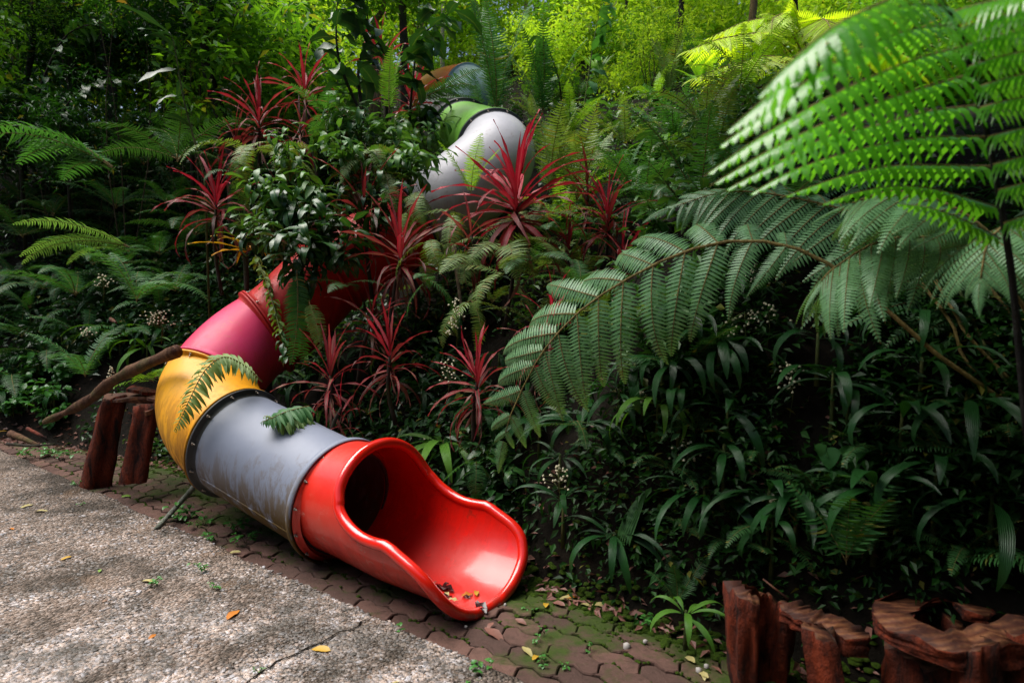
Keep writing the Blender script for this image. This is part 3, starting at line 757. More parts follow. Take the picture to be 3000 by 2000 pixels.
def pinnule(mb, p, T, Nn, s_, l, w, hang, fine, fwd=0.22, wz=Vector((0, 0, -1))):
    S_ = Nn.cross(T) * s_; D = (S_ + T * fwd).normalized(); n = 7 if fine else 3; vs = []; uv = []; fs = []
    q = p.copy(); d = D.copy()
    for k in range(n + 1):
        u = k / n
        if k:
            d = (d + wz * hang * (0.9 / n) * (1.6 if u < 0.5 else 0.8)).normalized(); q = q + d * (l / n)
        hw = w * 0.5 * ((1 - u ** 2.2) * 0.98 + 0.02) * (0.75 if k == 0 else 1)
        if fine and 0 < k < n: hw *= (0.78 if k % 2 else 1.12)
        vs += [q - T * hw, q + T * hw]; uv += [(u, 0.1), (u, 0.9)]
    for k in range(n): a = 2 * k; fs.append((a, a + 2, a + 3, a + 1))
    mb.add(vs, fs, uv)

# ------------------------------------------------------------------ label helper
LAND = [("the red slide mouth", 1250, 1560), ("the stained grey tube", 800, 1330), ("the yellow elbow", 590, 1180), ("the pink tube", 700, 950),
        ("the silver grey elbow", 1430, 500), ("the green tube", 1360, 360), ("the orange tube end", 1320, 230), ("the two-legged stump on the left", 370, 1290),
        ("the split stump at lower right", 2300, 1850), ("the curved stump in the right corner", 2800, 1860), ("the biggest crimson cordyline", 1510, 520),
        ("the long drooping tree fern frond", 1800, 980), ("the blurred near frond", 2450, 420), ("the leaning dark trunk", 640, 250), ("the leaning log", 300, 1140),
        ("the heart-shaped leaves", 2460, 1340), ("the yellow-green tree fern", 2230, 120), ("the orange-leaved plant", 720, 720), ("the black frond stalk", 2900, 600),
        ("the dark-leaved branch", 1180, 100), ("the pale arching fern", 260, 760), ("the left frame edge", 0, 700), ("the top left corner", 60, 60), ("the top frame edge", 1650, 20)]
USED = set()
def where(px, py, k=0):
    L_ = sorted(LAND, key=lambda q: (q[1] - px) ** 2 + (q[2] - py) ** 2)
    a = L_[0]; dx, dy = px - a[1], py - a[2]; d = math.hypot(dx, dy)
    far = 'just ' if d < 130 else 'well ' if d > 330 else ''
    if abs(dx) > 2 * abs(dy): w_ = 'right of' if dx > 0 else 'left of'
    elif abs(dy) > 2 * abs(dx): w_ = 'below' if dy > 0 else 'above'
    else: w_ = ('below and ' if dy > 0 else 'above and ') + ('right of' if dx > 0 else 'left of')
    one = f"{far}{w_} {a[0]}"
    if k == 0: return one
    b = L_[k]; return f"{far}{w_} {a[0]}, toward {b[0].replace('the ', '', 1)}"
def label(look, px, py):
    for k in range(0, 7):
        s_ = f"{look} {where(px, py, k)}"
        if len(s_.split()) > 16: s_ = ' '.join(s_.split()[:16])
        if s_ not in USED: break
    USED.add(s_); return s_

def near_Y(px, py, Y, h=.12):
    return min(Y, on_hill(px, py, h).y) if px > 1500 and py > 850 else Y
# ------------------------------------------------------------------ plant builders
def cordyline(px, py, h, L_, n, look, yth=0.8, Y=None, top=0.25, spread=1.0, lean=(0, 0), big=1.0, seed=0, wd=0.075):
    rr = random.Random(seed * 31 + int(px))
    if Y is None: base = on_hill(px, py, h)
    else: q = U(px, py, Y); base = Vector((q.x, q.y, max(hz(q.x, q.y), q.z - h)))
    crown = base + Vector((0, 0, h)) if Y is None else U(px, py, Y)
    base = base - Vector((lean[0], lean[1], 0.03))
    o = empty('cordyline', base); tag(o, look, 'cordyline', 'red-leaved cordylines on the bank')
    mb = MB(); mid = (base + crown) / 2 + Vector((rr.uniform(-.04, .04), rr.uniform(-.04, .04), 0))
    mb.tube(spline([base, mid, crown], 7), [0.016, .015, .014, .013, .012, .011, .009], 7, jit=0.15, seed=seed)
    obj('stem', mb.mesh('stem', M['dbark']), o)
    la_ = rr.uniform(0, 6.3); lt = rr.uniform(0, .45)
    for i in range(5):
        dl = put('dead_leaf', leaf('sword', 'lb', 1.0, 0.5, wd * .8, 9, 1.0, i % 3, 1.0), o, crown - Vector((0, 0, .05 + .03 * i)), rr.uniform(0, 6.3), radians(rr.uniform(-75, -35)), L_ * rr.uniform(.5, .9), rr.uniform(-1, 1))
    for i in range(n):
        fr_ = i / n; az = i * 2.39996 + rr.uniform(-.3, .3)
        el = radians(84 - 104 * spread * fr_ ** 0.9) + rr.uniform(-.22, .22) + lt * cos(az - la_)
        dr = (0.35, 0.8, 1.4, 1.9)[min(3, int(fr_ * 3.2 + rr.random() * 0.9))]
        me = leaf('sword', 'cordy', dr, 0.35, wd, 9, 0.5, rr.randint(0, 2), rr.choice((-.5, 0, .6)))
        loc = crown + Vector((0, 0, 0.03 - fr_ * 0.20 * big)) ; sc = L_ * (rr.uniform(0.72, 1.05) if fr_ > 0.2 else rr.uniform(0.6, 0.95))
        ob = put('leaf', me, o, loc, az, el, sc, rr.uniform(-.5, .5))
        y = max(0, 1 - fr_ / max(0.01, top)) if fr_ < top else 0.0
        ob.color = (min(1, y * 0.6 + 0.4 if fr_ < top else rr.random() ** 3 * 0.5) * yth, rr.random(), 0, 1)
    return o
def rosette(px, py, h, L_, n, mat='strap', look='dark green strap-leaved plant', Y=None, up=0.55, asp=0.13, name='strap_leaf_plant', group='strap-leaved plants on the bank', cat='plant', seed=0, droop=(1.3, 1.8, 2.2)):
    rr = random.Random(int(px * 7 + py))
    if Y is None: base = on_hill(px, py, h)
    else: q = U(px, py, Y); base = Vector((q.x, q.y, q.z - h))
    o = empty(name, base); tag(o, look if Y == -1 else label(look, px, py), cat, group)
    n = int(n * 1.45)
    for i in range(n):
        az = i * 2.39996 + rr.uniform(-.35, .35); el = radians(rr.uniform(0, 50)) * up / 0.55
        me = leaf('strap', mat, rr.choice(droop), 0.18, asp, 8, 0.0, rr.randint(0, 1))
        sc = L_ * rr.uniform(0.75, 1.12)
        # a stalk lifts the blade to the crown height
        tip = base + Vector((cos(az) * 0.02, sin(az) * 0.02, h * rr.uniform(0.85, 1.0)))
        ob = put('leaf', me, o, tip, az, el, sc, rr.uniform(-.25, .25))
    mb = MB(); mb.tube([base - Vector((0, 0, 0.02)), base + Vector((0, 0, h))], [0.012, 0.006], 5); obj('stem', mb.mesh('stem', M['gstem']), o)
    return o
def fern(px, py, h, L_, n, mat='fern', look='green sword fern', Y=None, el=(25, 75), droop=(0.6, 1.1, 1.7), wid=0.13, az0=None, azs=2 * pi, nn=32, group='sword ferns on the bank', lab=None, base=None):
    rr = random.Random(int(px * 13 + py))
    if base is None:
        if Y is None: base = on_hill(px, py, h) + Vector((0, 0, h))
        else: base = U(px, py, near_Y(px, py, Y))
    o = empty('sword_fern', base); tag(o, lab or label(look, px, py), 'fern', group)
    for i in range(n):
        az = rr.uniform(0, 2 * pi) if az0 is None and n < 3 else (i / n * azs + rr.uniform(-.25, .25) + (az0 - azs / 2 + azs / (2 * n) if az0 is not None else 0))
        me = frond_mesh(mat, rr.choice(droop), nn, wid, rr.randint(0, 2))
        put('frond', me, o, base + Vector((0, 0, rr.uniform(-.02, .02))), az, radians(rr.uniform(*el)), L_ * rr.uniform(0.75, 1.1), rr.uniform(-.4, .4))
    return o
def shrub(px, py, h, hgt, ns_, nl, LL, mat='broad', look='leafy green shrub', Y=None, name='broadleaf_shrub', spread=0.5, asp=0.38, group='broad-leaved shrubs on the bank', droop=0.7, lean=(0, 0), kind='ellip', stem='gstem', cat='shrub', lab=None):
    rr = random.Random(int(px * 5 + py * 3))
    base = on_hill(px, py, h) if Y is None else U(px, py, Y)
    o = empty(name, base); tag(o, lab or label(look, px, py), cat, group)
    for k in range(ns_):
        az = rr.uniform(0, 2 * pi); sp = spread * rr.uniform(0.3, 1.1); hh = hgt * rr.uniform(0.6, 1.1)
        e = base + Vector((cos(az) * sp * hgt + lean[0], sin(az) * sp * hgt + lean[1], hh))
        mid = base.lerp(e, 0.5) + Vector((-cos(az), -sin(az), 0.5)) * 0.08 * hgt
        P = spline([base, mid, e], 9); mb = MB(); mb.tube(P, [0.007 * (1 - i / 11) * (hgt + .4) for i in range(9)], 5)
        obj('stem', mb.mesh('stem', M[stem]), o)
        for i in range(nl):
            u = 0.25 + 0.75 * (i + rr.random() * 0.5) / nl; j = min(8, int(u * 8)); p = P[j].lerp(P[min(8, j + 1)], u * 8 - j)
            la = az + (pi / 2 if i % 2 else -pi / 2) * rr.uniform(0.4, 1.1) if i < nl - 1 else az
            me = leaf(kind, mat, droop * rr.choice((0.5, 1.0, 1.6)), 0.25, asp, 5, 0.3, rr.randint(0, 2))
            put('leaf', me, o, p, la, radians(rr.uniform(-20, 40)), LL * rr.uniform(0.65, 1.1), rr.uniform(-.5, .5))
    return o

# ------------------------------------------------------------------ leaf clouds (one mesh, real leaves)
def cloud_mesh(name, P, D, S_, mat, asp=0.45):
    """P points, D directions (n,3), S_ sizes: folded two-triangle leaves"""
    K = len(P); D = D / np.linalg.norm(D, axis=1)[:, None]
    rnd = NR.normal(size=(K, 3)) * 0.45 + np.array([0, 0, 1.0]); side = np.cross(D, rnd); side /= np.linalg.norm(side, axis=1)[:, None]
    nn = np.cross(side, D); S1 = S_[:, None]
    a = P; b = P + D * S1 * 0.45 + side * S1 * asp * 0.5 + nn * S1 * 0.06; c = P + D * S1 * 0.45 - side * S1 * asp * 0.5 + nn * S1 * 0.06; d = P + D * S1 - np.array([0, 0, 0.15]) * S1
    V = np.stack([a, b, d, c], 1).reshape(-1, 3); i = np.arange(K)[:, None] * 4
    Fc = np.concatenate([i + np.array([[0, 1, 2]]), i + np.array([[0, 2, 3]])], 1).reshape(-1, 3)
    return new_mesh(name, V.tolist(), Fc.tolist(), M[mat], smooth_=False)
def crown_points(ncl, per, rx, rz, cr, rs):
    C = rs.normal(size=(ncl, 3)); C /= np.linalg.norm(C, axis=1)[:, None]; C *= (rs.rand(ncl, 1) ** 0.45)
    C *= np.array([rx, rx, rz]); P = np.repeat(C, per, 0) + rs.normal(size=(ncl * per, 3)) * cr * np.array([1, 1, 0.55])
    return P
def crown_mesh(key, mat, ncl, per, rx, rz, cr, ls, asp=0.45):
    k = ('cr', key, mat)
    if k in LM: return LM[k]
    rs = np.random.RandomState(abs(hash((str(key)))) % 9999 if False else sum(map(ord, str(key))) * 7 % 9999)
    P = crown_points(ncl, per, rx, rz, cr, rs); D = rs.normal(size=P.shape) * np.array([1, 1, 0.5]) + np.array([0, 0, -0.25])
    me = cloud_mesh('crown', P, D, ls * (0.6 + rs.rand(len(P)) * 0.8), mat, asp); LM[k] = me; return me
def tree(px, Yd, trunk, bark, crowns, look, name='forest_tree', basez=None, cat='tree', group='trees in the wood up the bank'):
    """trunk: list of (px,py,Y,r) from the base up; crowns: (px,py,Y,size,key,mat,...)"""
    P = [U(a, b, c) for a, b, c, r in trunk]; b0 = P[0].copy()
    gz = hz(b0.x, b0.y)
    if b0.z > gz: P = [Vector((b0.x, b0.y, gz - 0.05))] + P; rr_ = [trunk[0][3] * 1.1] + [q[3] for q in trunk]
    else: rr_ = [q[3] for q in trunk]
    o = empty(name, P[0]); tag(o, look, cat, group)
    n = 14; S_ = spline(P, n); rads = [float(np.interp(i / (n - 1), np.linspace(0, 1, len(rr_)), rr_)) for i in range(n)]
    mb = MB(); mb.tube(S_, rads, 9, jit=0.12, seed=int(px))
    obj('trunk', mb.mesh('trunk', M[bark]), o)
    for c in crowns:
        cx, cy, cY, sz, key, mat = c[:6]; ncl, per, cr, ls = c[6] if len(c) > 6 else (55, 42, 0.16, 0.085)
        p = U(cx, cy, cY)
        me = crown_mesh(key, mat, ncl, per, 1.0, 0.75, cr, ls)
        obj('crown', me, o, Matrix.Translation(p) @ Matrix.Rotation(R.uniform(0, 6), 4, 'Z') @ Matrix.Diagonal((sz, sz, sz, 1)))
        mb = MB(); k = min(n - 2, max(3, int(n * 0.6))); s0 = min(S_, key=lambda q: (q - p).length + (1.0 if q.z > p.z else 0))
        for j in range(3):
            e = p + Vector((R.uniform(-.5, .5), R.uniform(-.5, .5), R.uniform(-.2, .5))) * sz
            mb.tube(spline([s0, s0.lerp(e, .5) + Vector((0, 0, .12 * sz)), e], 6), [rads[k] * .5 * (1 - i / 7) + 0.004 for i in range(6)], 5)
        obj('limb', mb.mesh('limb', M[bark]), o)
    return o
# ------------------------------------------------------------------ the wood up the bank
tree(640, 9, [(672, 380, 9.5, .075), (660, 250, 9.5, .07), (655, 100, 9.5, .065), (652, -60, 9.5, .06)], 'pbark',
     [(640, -120, 9.5, 1.3, 'c1', 'bgm')], 'pale smooth trunk standing behind the leaning dark trunk')
tree(600, 6.5, [(680, 430, 7.2, .065), (640, 320, 7.2, .06), (610, 210, 7.2, .052), (600, 120, 7.2, .045), (640, 0, 7.2, .04), (700, -160, 7.2, .03)], 'dbark',
     [(620, 20, 7.3, .75, 'c2', 'bgd'), (420, -40, 7.2, .8, 'c1', 'bgd')], 'dark crooked trunk leaning left in front of the pale trunk')
tree(550, 7, [(560, 400, 7.8, .022), (545, 300, 7.8, .02), (540, 180, 7.8, .018), (545, 60, 7.8, .015)], 'dbark', [(540, 40, 7.8, .5, 'c3', 'bgd')], 'thin dark sapling left of the leaning dark trunk')
tree(1100, 9, [(1100, 200, 10, .06), (1075, 110, 10, .055), (1055, 30, 10, .05), (1040, -60, 10, .045)], 'tbark', [(1040, -60, 10, 1.2, 'c2', 'bgm')], 'tan trunk behind the dark-leaved branch, leaning left')
tree(1110, 10, [(1090, 110, 10, .045), (1120, 30, 10, .04), (1140, -40, 10, .04)], 'tbark', [(1200, -90, 10.5, 1.0, 'c1', 'bgl')], 'tan forked trunk leaning right at the top frame edge')
tree(1175, 9, [(1185, 150, 9.5, .06), (1180, 60, 9.5, .05), (1178, -60, 9.5, .05)], 'dbark', [(1180, -80, 9.5, 1.1, 'c3', 'bgm')], 'dark trunk at the top between the tan trunks')
for i, (x0, x1, y1, Y, r, b, lk) in enumerate([(1682, 1678, 95, 14, .05, 'pbark', 'pale slim trunk hanging down from the top frame edge near its middle'),
        (2215, 2203, 70, 11, .06, 'tbark', 'brown trunk behind the yellow-green tree fern, cut by the top edge'),
        (1420, 1422, 210, 15, .05, 'pbark', 'mottled thin trunk above the orange tube end'),
        (1572, 1568, 135, 16, .07, 'tbark', 'tan trunk pair member left of the pale slim trunk'),
        (1540, 1545, 120, 17, .05, 'pbark', 'pale thin distant trunk between two tan ones'),
        (1493, 1494, 180, 16, .035, 'tbark', 'thin tan trunk right of the tall upright fern'),
        (1300, 1296, 110, 14, .04, 'pbark', 'pale distant trunk above the green tube'),
        (1990, 1960, 230, 10, .05, 'dbark', 'ivy-dark trunk left of the yellow-green tree fern'),
        (1835, 1850, 160, 13, .03, 'dbark', 'thin dark sapling right of the pale slim trunk'),
        (2330, 2335, 120, 12, .05, 'dbark', 'dark trunk above the blurred near frond'),
        (300, 330, 260, 9, .05, 'dbark', 'dark trunk in the shade at upper left'),
        (90, 60, 300, 9, .04, 'dbark', 'dark trunk nearest the top left corner'),
        (1240, 1230, 140, 13, .04, 'tbark', 'tan sapling behind the dark-leaved branch')]):
    tree(x0, Y, [(x1, y1 + 60, Y, r * 1.1), (x1, y1, Y, r), (x0, y1 - 130, Y, r * .9), (x0 + 12, y1 - 330, Y, r * .8)], b,
         [(x0 + R.uniform(-120, 120), y1 - 330 - R.uniform(0, 120), Y + .5, 1.6, 'c%d' % (i % 3 + 1), 'bgl' if x0 > 1000 and x0 < 2100 else 'bgd' if x0 < 600 else 'bgm')], lk)
# leafy saplings and bushes filling the wood, each with its own crown
bush = []
def wood(px, py, Y, sz, mat, key, par=None):
    if 1950 < px < 2520 and py < 300 and Y < 8.5: return
    if 1180 < px < 1520 and py > 60 and Y < 13: return
    q = U(px, py, Y); z0 = hz(q.x, q.y)
    o = empty('bush', Vector((q.x, q.y, min(z0, q.z - 0.2))))
    look = {'bgl': 'sunlit yellow-green bush in the wood', 'bgm': 'mid-green bush in the wood', 'bgd': 'dark shaded bush in the wood', 'bgx': 'bush'}[mat]
    tag(o, label(look, px, py), 'bush', 'bushes of the wood')
    mb = MB(); b = Vector(o.location)
    for j in range(3):
        e = q + Vector((R.uniform(-.5, .5), R.uniform(-.5, .5), R.uniform(-.1, .5))) * sz
        mb.tube(spline([b, b.lerp(e, .5) + Vector((R.uniform(-.2, .2), R.uniform(-.2, .2), .05)), e], 6), [(.018 if q.z - z0 < .8 else .008) * (1 - i / 8) for i in range(6)], 5)
    obj('trunk', mb.mesh('trunk', M['stem']), o)
    me = crown_mesh(key, mat, *BK[key])
    obj('crown', me, o, Matrix.Translation(q) @ Matrix.Rotation(R.uniform(0, 6), 4, 'Z') @ Matrix.Diagonal((sz, sz, sz, 1)))
BK = {'b1': (50, 40, 1.0, 0.85, 0.15, 0.10), 'b2': (34, 50, 1.0, 1.0, 0.20, 0.13), 'b3': (70, 34, 1.0, 0.8, 0.12, 0.075, 0.3), 'b4': (40, 30, 1.0, 0.9, 0.18, 0.18, 0.32)}
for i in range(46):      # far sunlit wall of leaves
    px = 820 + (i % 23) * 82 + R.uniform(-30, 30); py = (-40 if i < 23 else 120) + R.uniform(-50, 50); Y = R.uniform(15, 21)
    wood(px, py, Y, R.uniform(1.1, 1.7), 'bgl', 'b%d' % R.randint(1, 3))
for i in range(30):      # nearer sunlit understorey
    px = 1050 + R.uniform(0, 1350); py = R.uniform(90, 290); Y = R.uniform(9.5, 13.5)
    wood(px, py, Y, R.uniform(0.35, 0.7), R.choice(['bgl', 'bgm', 'bgm']), 'b%d' % R.randint(1, 4))
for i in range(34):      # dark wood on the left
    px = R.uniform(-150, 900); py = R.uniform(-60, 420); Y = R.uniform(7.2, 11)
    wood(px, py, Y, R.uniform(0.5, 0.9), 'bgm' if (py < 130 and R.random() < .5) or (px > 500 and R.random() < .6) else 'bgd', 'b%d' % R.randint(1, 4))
for i in range(22):      # far light seen through the left wood
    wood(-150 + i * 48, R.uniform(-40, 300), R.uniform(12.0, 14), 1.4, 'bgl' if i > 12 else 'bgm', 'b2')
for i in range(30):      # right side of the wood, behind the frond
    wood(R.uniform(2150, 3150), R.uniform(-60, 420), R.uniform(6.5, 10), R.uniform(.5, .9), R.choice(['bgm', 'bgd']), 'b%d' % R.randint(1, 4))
for i in range(12):
    wood(-300 + i * 330, R.uniform(-350, -150), R.uniform(17, 22), 2.4, 'bgm', 'b2')

for i, (x_, y_, z_, sz) in enumerate([(3.4, .6, 3.6, 1.3), (4.2, 2.6, 4.2, 1.5), (2.6, -1.6, 4.0, 1.4), (4.6, -.6, 3.2, 1.5), (3.3, 3.9, 5.2, 1.3), (5.6, 1.2, 5.0, 1.6)]):  # unseen trees added on the right to darken the hollow
    b = Vector((x_, y_, hz(x_, y_))); o = empty('forest_tree', b); tag(o, 'unseen added shade tree outside the right frame edge, ' + ['level with the near frond', 'beside the dark hollow', 'behind the viewer on the right', 'farthest right behind the viewer', 'above the hollow on the bank', 'thickest, on the bank top'][i], 'tree', 'unseen trees added for shade')
    mb = MB(); mb.tube(spline([b, b + Vector((.1, 0, z_ * .5)), b + Vector((-.05, 0, z_))], 8), [.10 - .008 * i_ for i_ in range(8)], 9); obj('trunk', mb.mesh('trunk', M['dbark']), o)
    obj('crown', crown_mesh('c9', 'bgd', 60, 45, 1.0, .75, .17, .16), o, Matrix.Translation(b + Vector((0, 0, z_))) @ Matrix.Rotation(i, 4, 'Z') @ Matrix.Diagonal((sz,) * 3 + (1,)))
q = Vector((4.4, 3.4, hz(4.4, 3.4))); o = empty('forest_tree', q); tag(o, 'unseen tall leaning tree outside the right frame edge, boughs added over the path for shade', 'tree', 'unseen trees added for shade')  # unseen tree, its boughs placed to shade the stumps and hollow
mb = MB(); mb.tube(spline([q, q + Vector((-.1, 0, 2)), q + Vector((-.5, 0, 3.6)), Vector((2.2, 3.3, 5.2))], 10), [.14 - .008 * i for i in range(10)], 9); obj('trunk', mb.mesh('trunk', M['dbark']), o)
for k, (x_, y_) in enumerate([(-.1, 3.2), (.9, 2.6), (.9, 3.9), (2.0, 3.2), (1.9, 2.2), (2.8, 2.6), (.4, 3.3), (1.4, 3.2), (0.1, 4.1), (1.6, 4.4)]):
    p_ = Vector((x_, y_, 5.2)); mb = MB(); mb.tube(spline([Vector((2.8, 3.3, 4.7)), p_.lerp(Vector((2.8, 3.3, 5)), .5), p_], 6), [.04, .035, .03, .025, .02, .01], 6); obj('limb', mb.mesh('limb', M['dbark']), o)
    obj('crown', crown_mesh('c9', 'bgd', 60, 45, 1.0, .75, .17, .16), o, Matrix.Translation(p_) @ Matrix.Rotation(k, 4, 'Z') @ Matrix.Diagonal((1.0, 1.0, .8, 1)))
for i, (x_, y_, z_, sz) in enumerate([(-9, -3.5, 3, 2.6), (-6.5, -5, 2.6, 2.6), (-3.5, -5.5, 3.4, 2.6), (-.5, -6, 2.8, 2.7), (2.5, -5.5, 3.4, 2.6), (5.5, -4.5, 3, 2.6), (-11, 0, 3.2, 2.6), (-11.5, 4, 3.2, 2.6), (-1.5, -7.5, 6.4, 3), (3.5, -7, 6.2, 3), (-6, -7.5, 6.2, 3), (7.5, -1.5, 3.4, 2.6), (8, 2.5, 4.4, 2.6), (8, -5, 6.5, 3)]):  # unseen trees added to cut the low sky fill on the bank
    b = Vector((x_, y_, max(hz(x_, y_), -.03))); o = empty('forest_tree', b); tag(o, 'unseen tree added across the road behind the viewer, ' + ['far left', 'left of centre', 'nearest left of centre', 'straight behind', 'right of centre', 'far right', 'left of the road end', 'at the left road bend', 'tall one straight behind', 'tall one right of centre', 'tall one left of centre', 'low one at far right', 'at the right bank foot', 'tallest at far right'][i], 'tree', 'unseen trees added across the road')
    mb = MB(); mb.tube(spline([b, b + Vector((.1, 0, z_ * .5)), b + Vector((-.05, 0, z_))], 8), [.16 - .012 * i_ for i_ in range(8)], 9); obj('trunk', mb.mesh('trunk', M['dbark']), o)
    obj('crown', crown_mesh('c9', 'bgd', 60, 45, 1.0, .75, .17, .16), o, Matrix.Translation(b + Vector((0, 0, z_))) @ Matrix.Rotation(i, 4, 'Z') @ Matrix.Diagonal((sz, sz, sz * (1.35 if z_ < 5 else 1), 1)))
# unseen canopy trees right of the picture, added to block light from the bank
for (px, Y, z, sz, lk) in [(3500, 4.2, 4.6, 1.5, 'spreading dark tree beyond the right frame edge, added unseen to shade the bank'), (3900, 3.0, 4.4, 1.5, 'second spreading tree outside the right frame edge, added unseen to shade the bank')]:
    q = U(px, 800, Y); b = Vector((q.x, q.y, hz(q.x, q.y)))
    o = empty('forest_tree', b); tag(o, lk, 'tree', 'trees in the wood up the bank')
    mb = MB(); mb.tube(spline([b, b + Vector((.1, 0, z * .5)), b + Vector((-.1, 0, z))], 8), [.12 - .008 * i for i in range(8)], 9); obj('trunk', mb.mesh('trunk', M['dbark']), o)
    for (dx, dy, dz, s2) in ((-.9, .2, 0, 1), (.6, .5, .3, .9), (-.2, -.9, .1, .8)):
        me = crown_mesh('c1', 'bgd', 55, 42, 1.0, .75, .16, .085)
        obj('crown', me, o, Matrix.Translation(b + Vector((dx, dy, z + dz))) @ Matrix.Diagonal((sz * s2, sz * s2, sz * s2 * .8, 1)))

# ------------------------------------------------------------------ ground cover: dense mass of small leaves over the whole bank
def cover(name, n, mat, size, hmin, hmax, region, asp, bias=1.0):
    P = []
    while len(P) < n:
        px = R.uniform(region[0], region[2]); py = region[1] + (region[3] - region[1]) * R.random() ** bias
        q = U(px, py, 1); r = ray(px, py); r = r / r.y; y = 2.3
        p = None
        while y < 16:
            p = Vector((0, 0, CAMZ)) + r * y
            if p.z < hz(p.x, p.y) + 0.03: break
            y += 0.05 + y * .004
        else: continue
        s_, t_ = st(p.x, p.y)
        if hz(p.x, p.y) < 0.02: continue
        if noise.noise(Vector((p.x * 1.6, p.y * 1.6, len(name)))) < -0.12: continue
        hh = hmin + (hmax - hmin) * R.random() * (0.4 + 0.6 * abs(noise.noise(Vector((p.x * 1.2, p.y * 1.2, 9)))) * 2)
        hh *= 0.4 + 0.6 * smooth(0.0, 0.5, s_)
        P.append((p.x + R.gauss(0, .05), p.y + R.gauss(0, .05), hz(p.x, p.y) + hh))
    P = np.array(P); D = NR.normal(size=P.shape) * np.array([1, 1, .4]) + np.array([-.3, -.5, -.2])
    obj(name, cloud_mesh(name, P, D, size * (0.5 + NR.rand(n)), mat, asp), kind='stuff')
cover('undergrowth', 11000, 'dkleaf', .07, 0.0, .35, (-100, 250, 1500, 1900), .5)
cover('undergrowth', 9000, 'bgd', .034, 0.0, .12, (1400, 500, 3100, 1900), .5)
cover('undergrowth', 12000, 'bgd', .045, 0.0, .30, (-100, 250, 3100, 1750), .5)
cover('undergrowth', 8000, 'broad', .055, 0.1, .4, (900, 200, 2400, 520), .4)
cover('undergrowth', 14000, 'dkleaf', .06, 0.0, .85, (-150, 330, 820, 1150), .6)
cover('undergrowth', 6000, 'broad', .06, 0.1, .40, (300, 350, 2100, 1150), .45)

def litter(n):
    P = []
    while len(P) < n:
        s_ = abs(R.gauss(0, .22)) - .06; t_ = R.uniform(-11, 1.5); x, y = xy(s_, t_)
        if t_ < -5: x -= .62 * .1 * min(-t_ - 5, 9) ** 1.6; y -= .785 * .1 * min(-t_ - 5, 9) ** 1.6
        P.append((x, y, hz(x, y) + .004 + .012 * R.random()))
    P = np.array(P); D = NR.normal(size=P.shape) * np.array([1, 1, .12])
    obj('leaf_litter', cloud_mesh('leaf_litter', P, D, .045 * (0.5 + NR.rand(n)), 'lb', .5), kind='stuff')
litter(2600)
for nm, pts in (('crack', [(995, 1853), (950, 1880), (900, 1900), (860, 1922), (816, 1938), (780, 1962), (740, 1990), (690, 2030)]), ('crack', [(1060, 1822), (1040, 1842), (995, 1853)])):
    Q = spline([G(a, b, SLZ) for a, b in pts], 40); v = []; f = []
    for i, q_ in enumerate(Q):
        T = (Q[min(i + 1, 39)] - Q[max(0, i - 1)]).normalized(); S_ = Vector((T.y, -T.x, 0)); w0 = .003 + .004 * abs(noise.noise(q_ * 14)); q2 = q_ + S_ * .006 * noise.noise(q_ * 30)
        v += [q2 - S_ * w0 + Vector((0, 0, .0065)), q2 + S_ * w0 + Vector((0, 0, .0065))]
    for i in range(39): f.append((2 * i, 2 * i + 1, 2 * i + 3, 2 * i + 2))
    obj(nm, new_mesh(nm, v, f, M['soil']), road)
# ------------------------------------------------------------------ fern and plant filler, one by one on the bank
KEEP = [(1250, 1560, 360), (1000, 1440, 260), (800, 1320, 230), (600, 1180, 190), (700, 960, 150), (1420, 520, 150), (1370, 350, 110), (1340, 240, 90), (1150, 730, 120), (380, 1290, 150)]
def free(px, py, r=0):
    return all((px - a) ** 2 + (py - b) ** 2 > (c + r) ** 2 for a, b, c in KEEP)
def scatter(n, x0, y0, x1, y1, fn, mind, r=60):
    pts = []; k = 0
    while len(pts) < n and k < 4000:
        k += 1; px = R.uniform(x0, x1); py = R.uniform(y0, y1)
        if not free(px, py, r): continue
        q = on_hill(px, py, .1); s_, t_ = st(q.x, q.y)
        if hz(q.x, q.y) < 0.1: continue
        if any((px - a) ** 2 + (py - b) ** 2 < mind ** 2 for a, b in pts): continue
        pts.append((px, py)); fn(px, py)
# left bank: sword ferns, dark and mid green
scatter(40, -60, 380, 780, 1120, lambda a, b: fern(a, b, .15, R.uniform(.55, .85), 6, R.choice(['fern', 'fernd', 'fern', 'fern']), 'dark green sword fern', el=(15, 60)), 80)
scatter(26, -80, 350, 760, 900, lambda a, b: fern(a, b, .75, R.uniform(.5, .8), 7, R.choice(['fern', 'fernd', 'fern']), 'tall arching dark fern', el=(15, 60), droop=(1.0, 1.5)), 95)
scatter(10, 0, 760, 560, 1180, lambda a, b: rosette(a, b, .22, R.uniform(.28, .4), 9, 'strap', 'dark strap-leaved plant'), 110, 40)
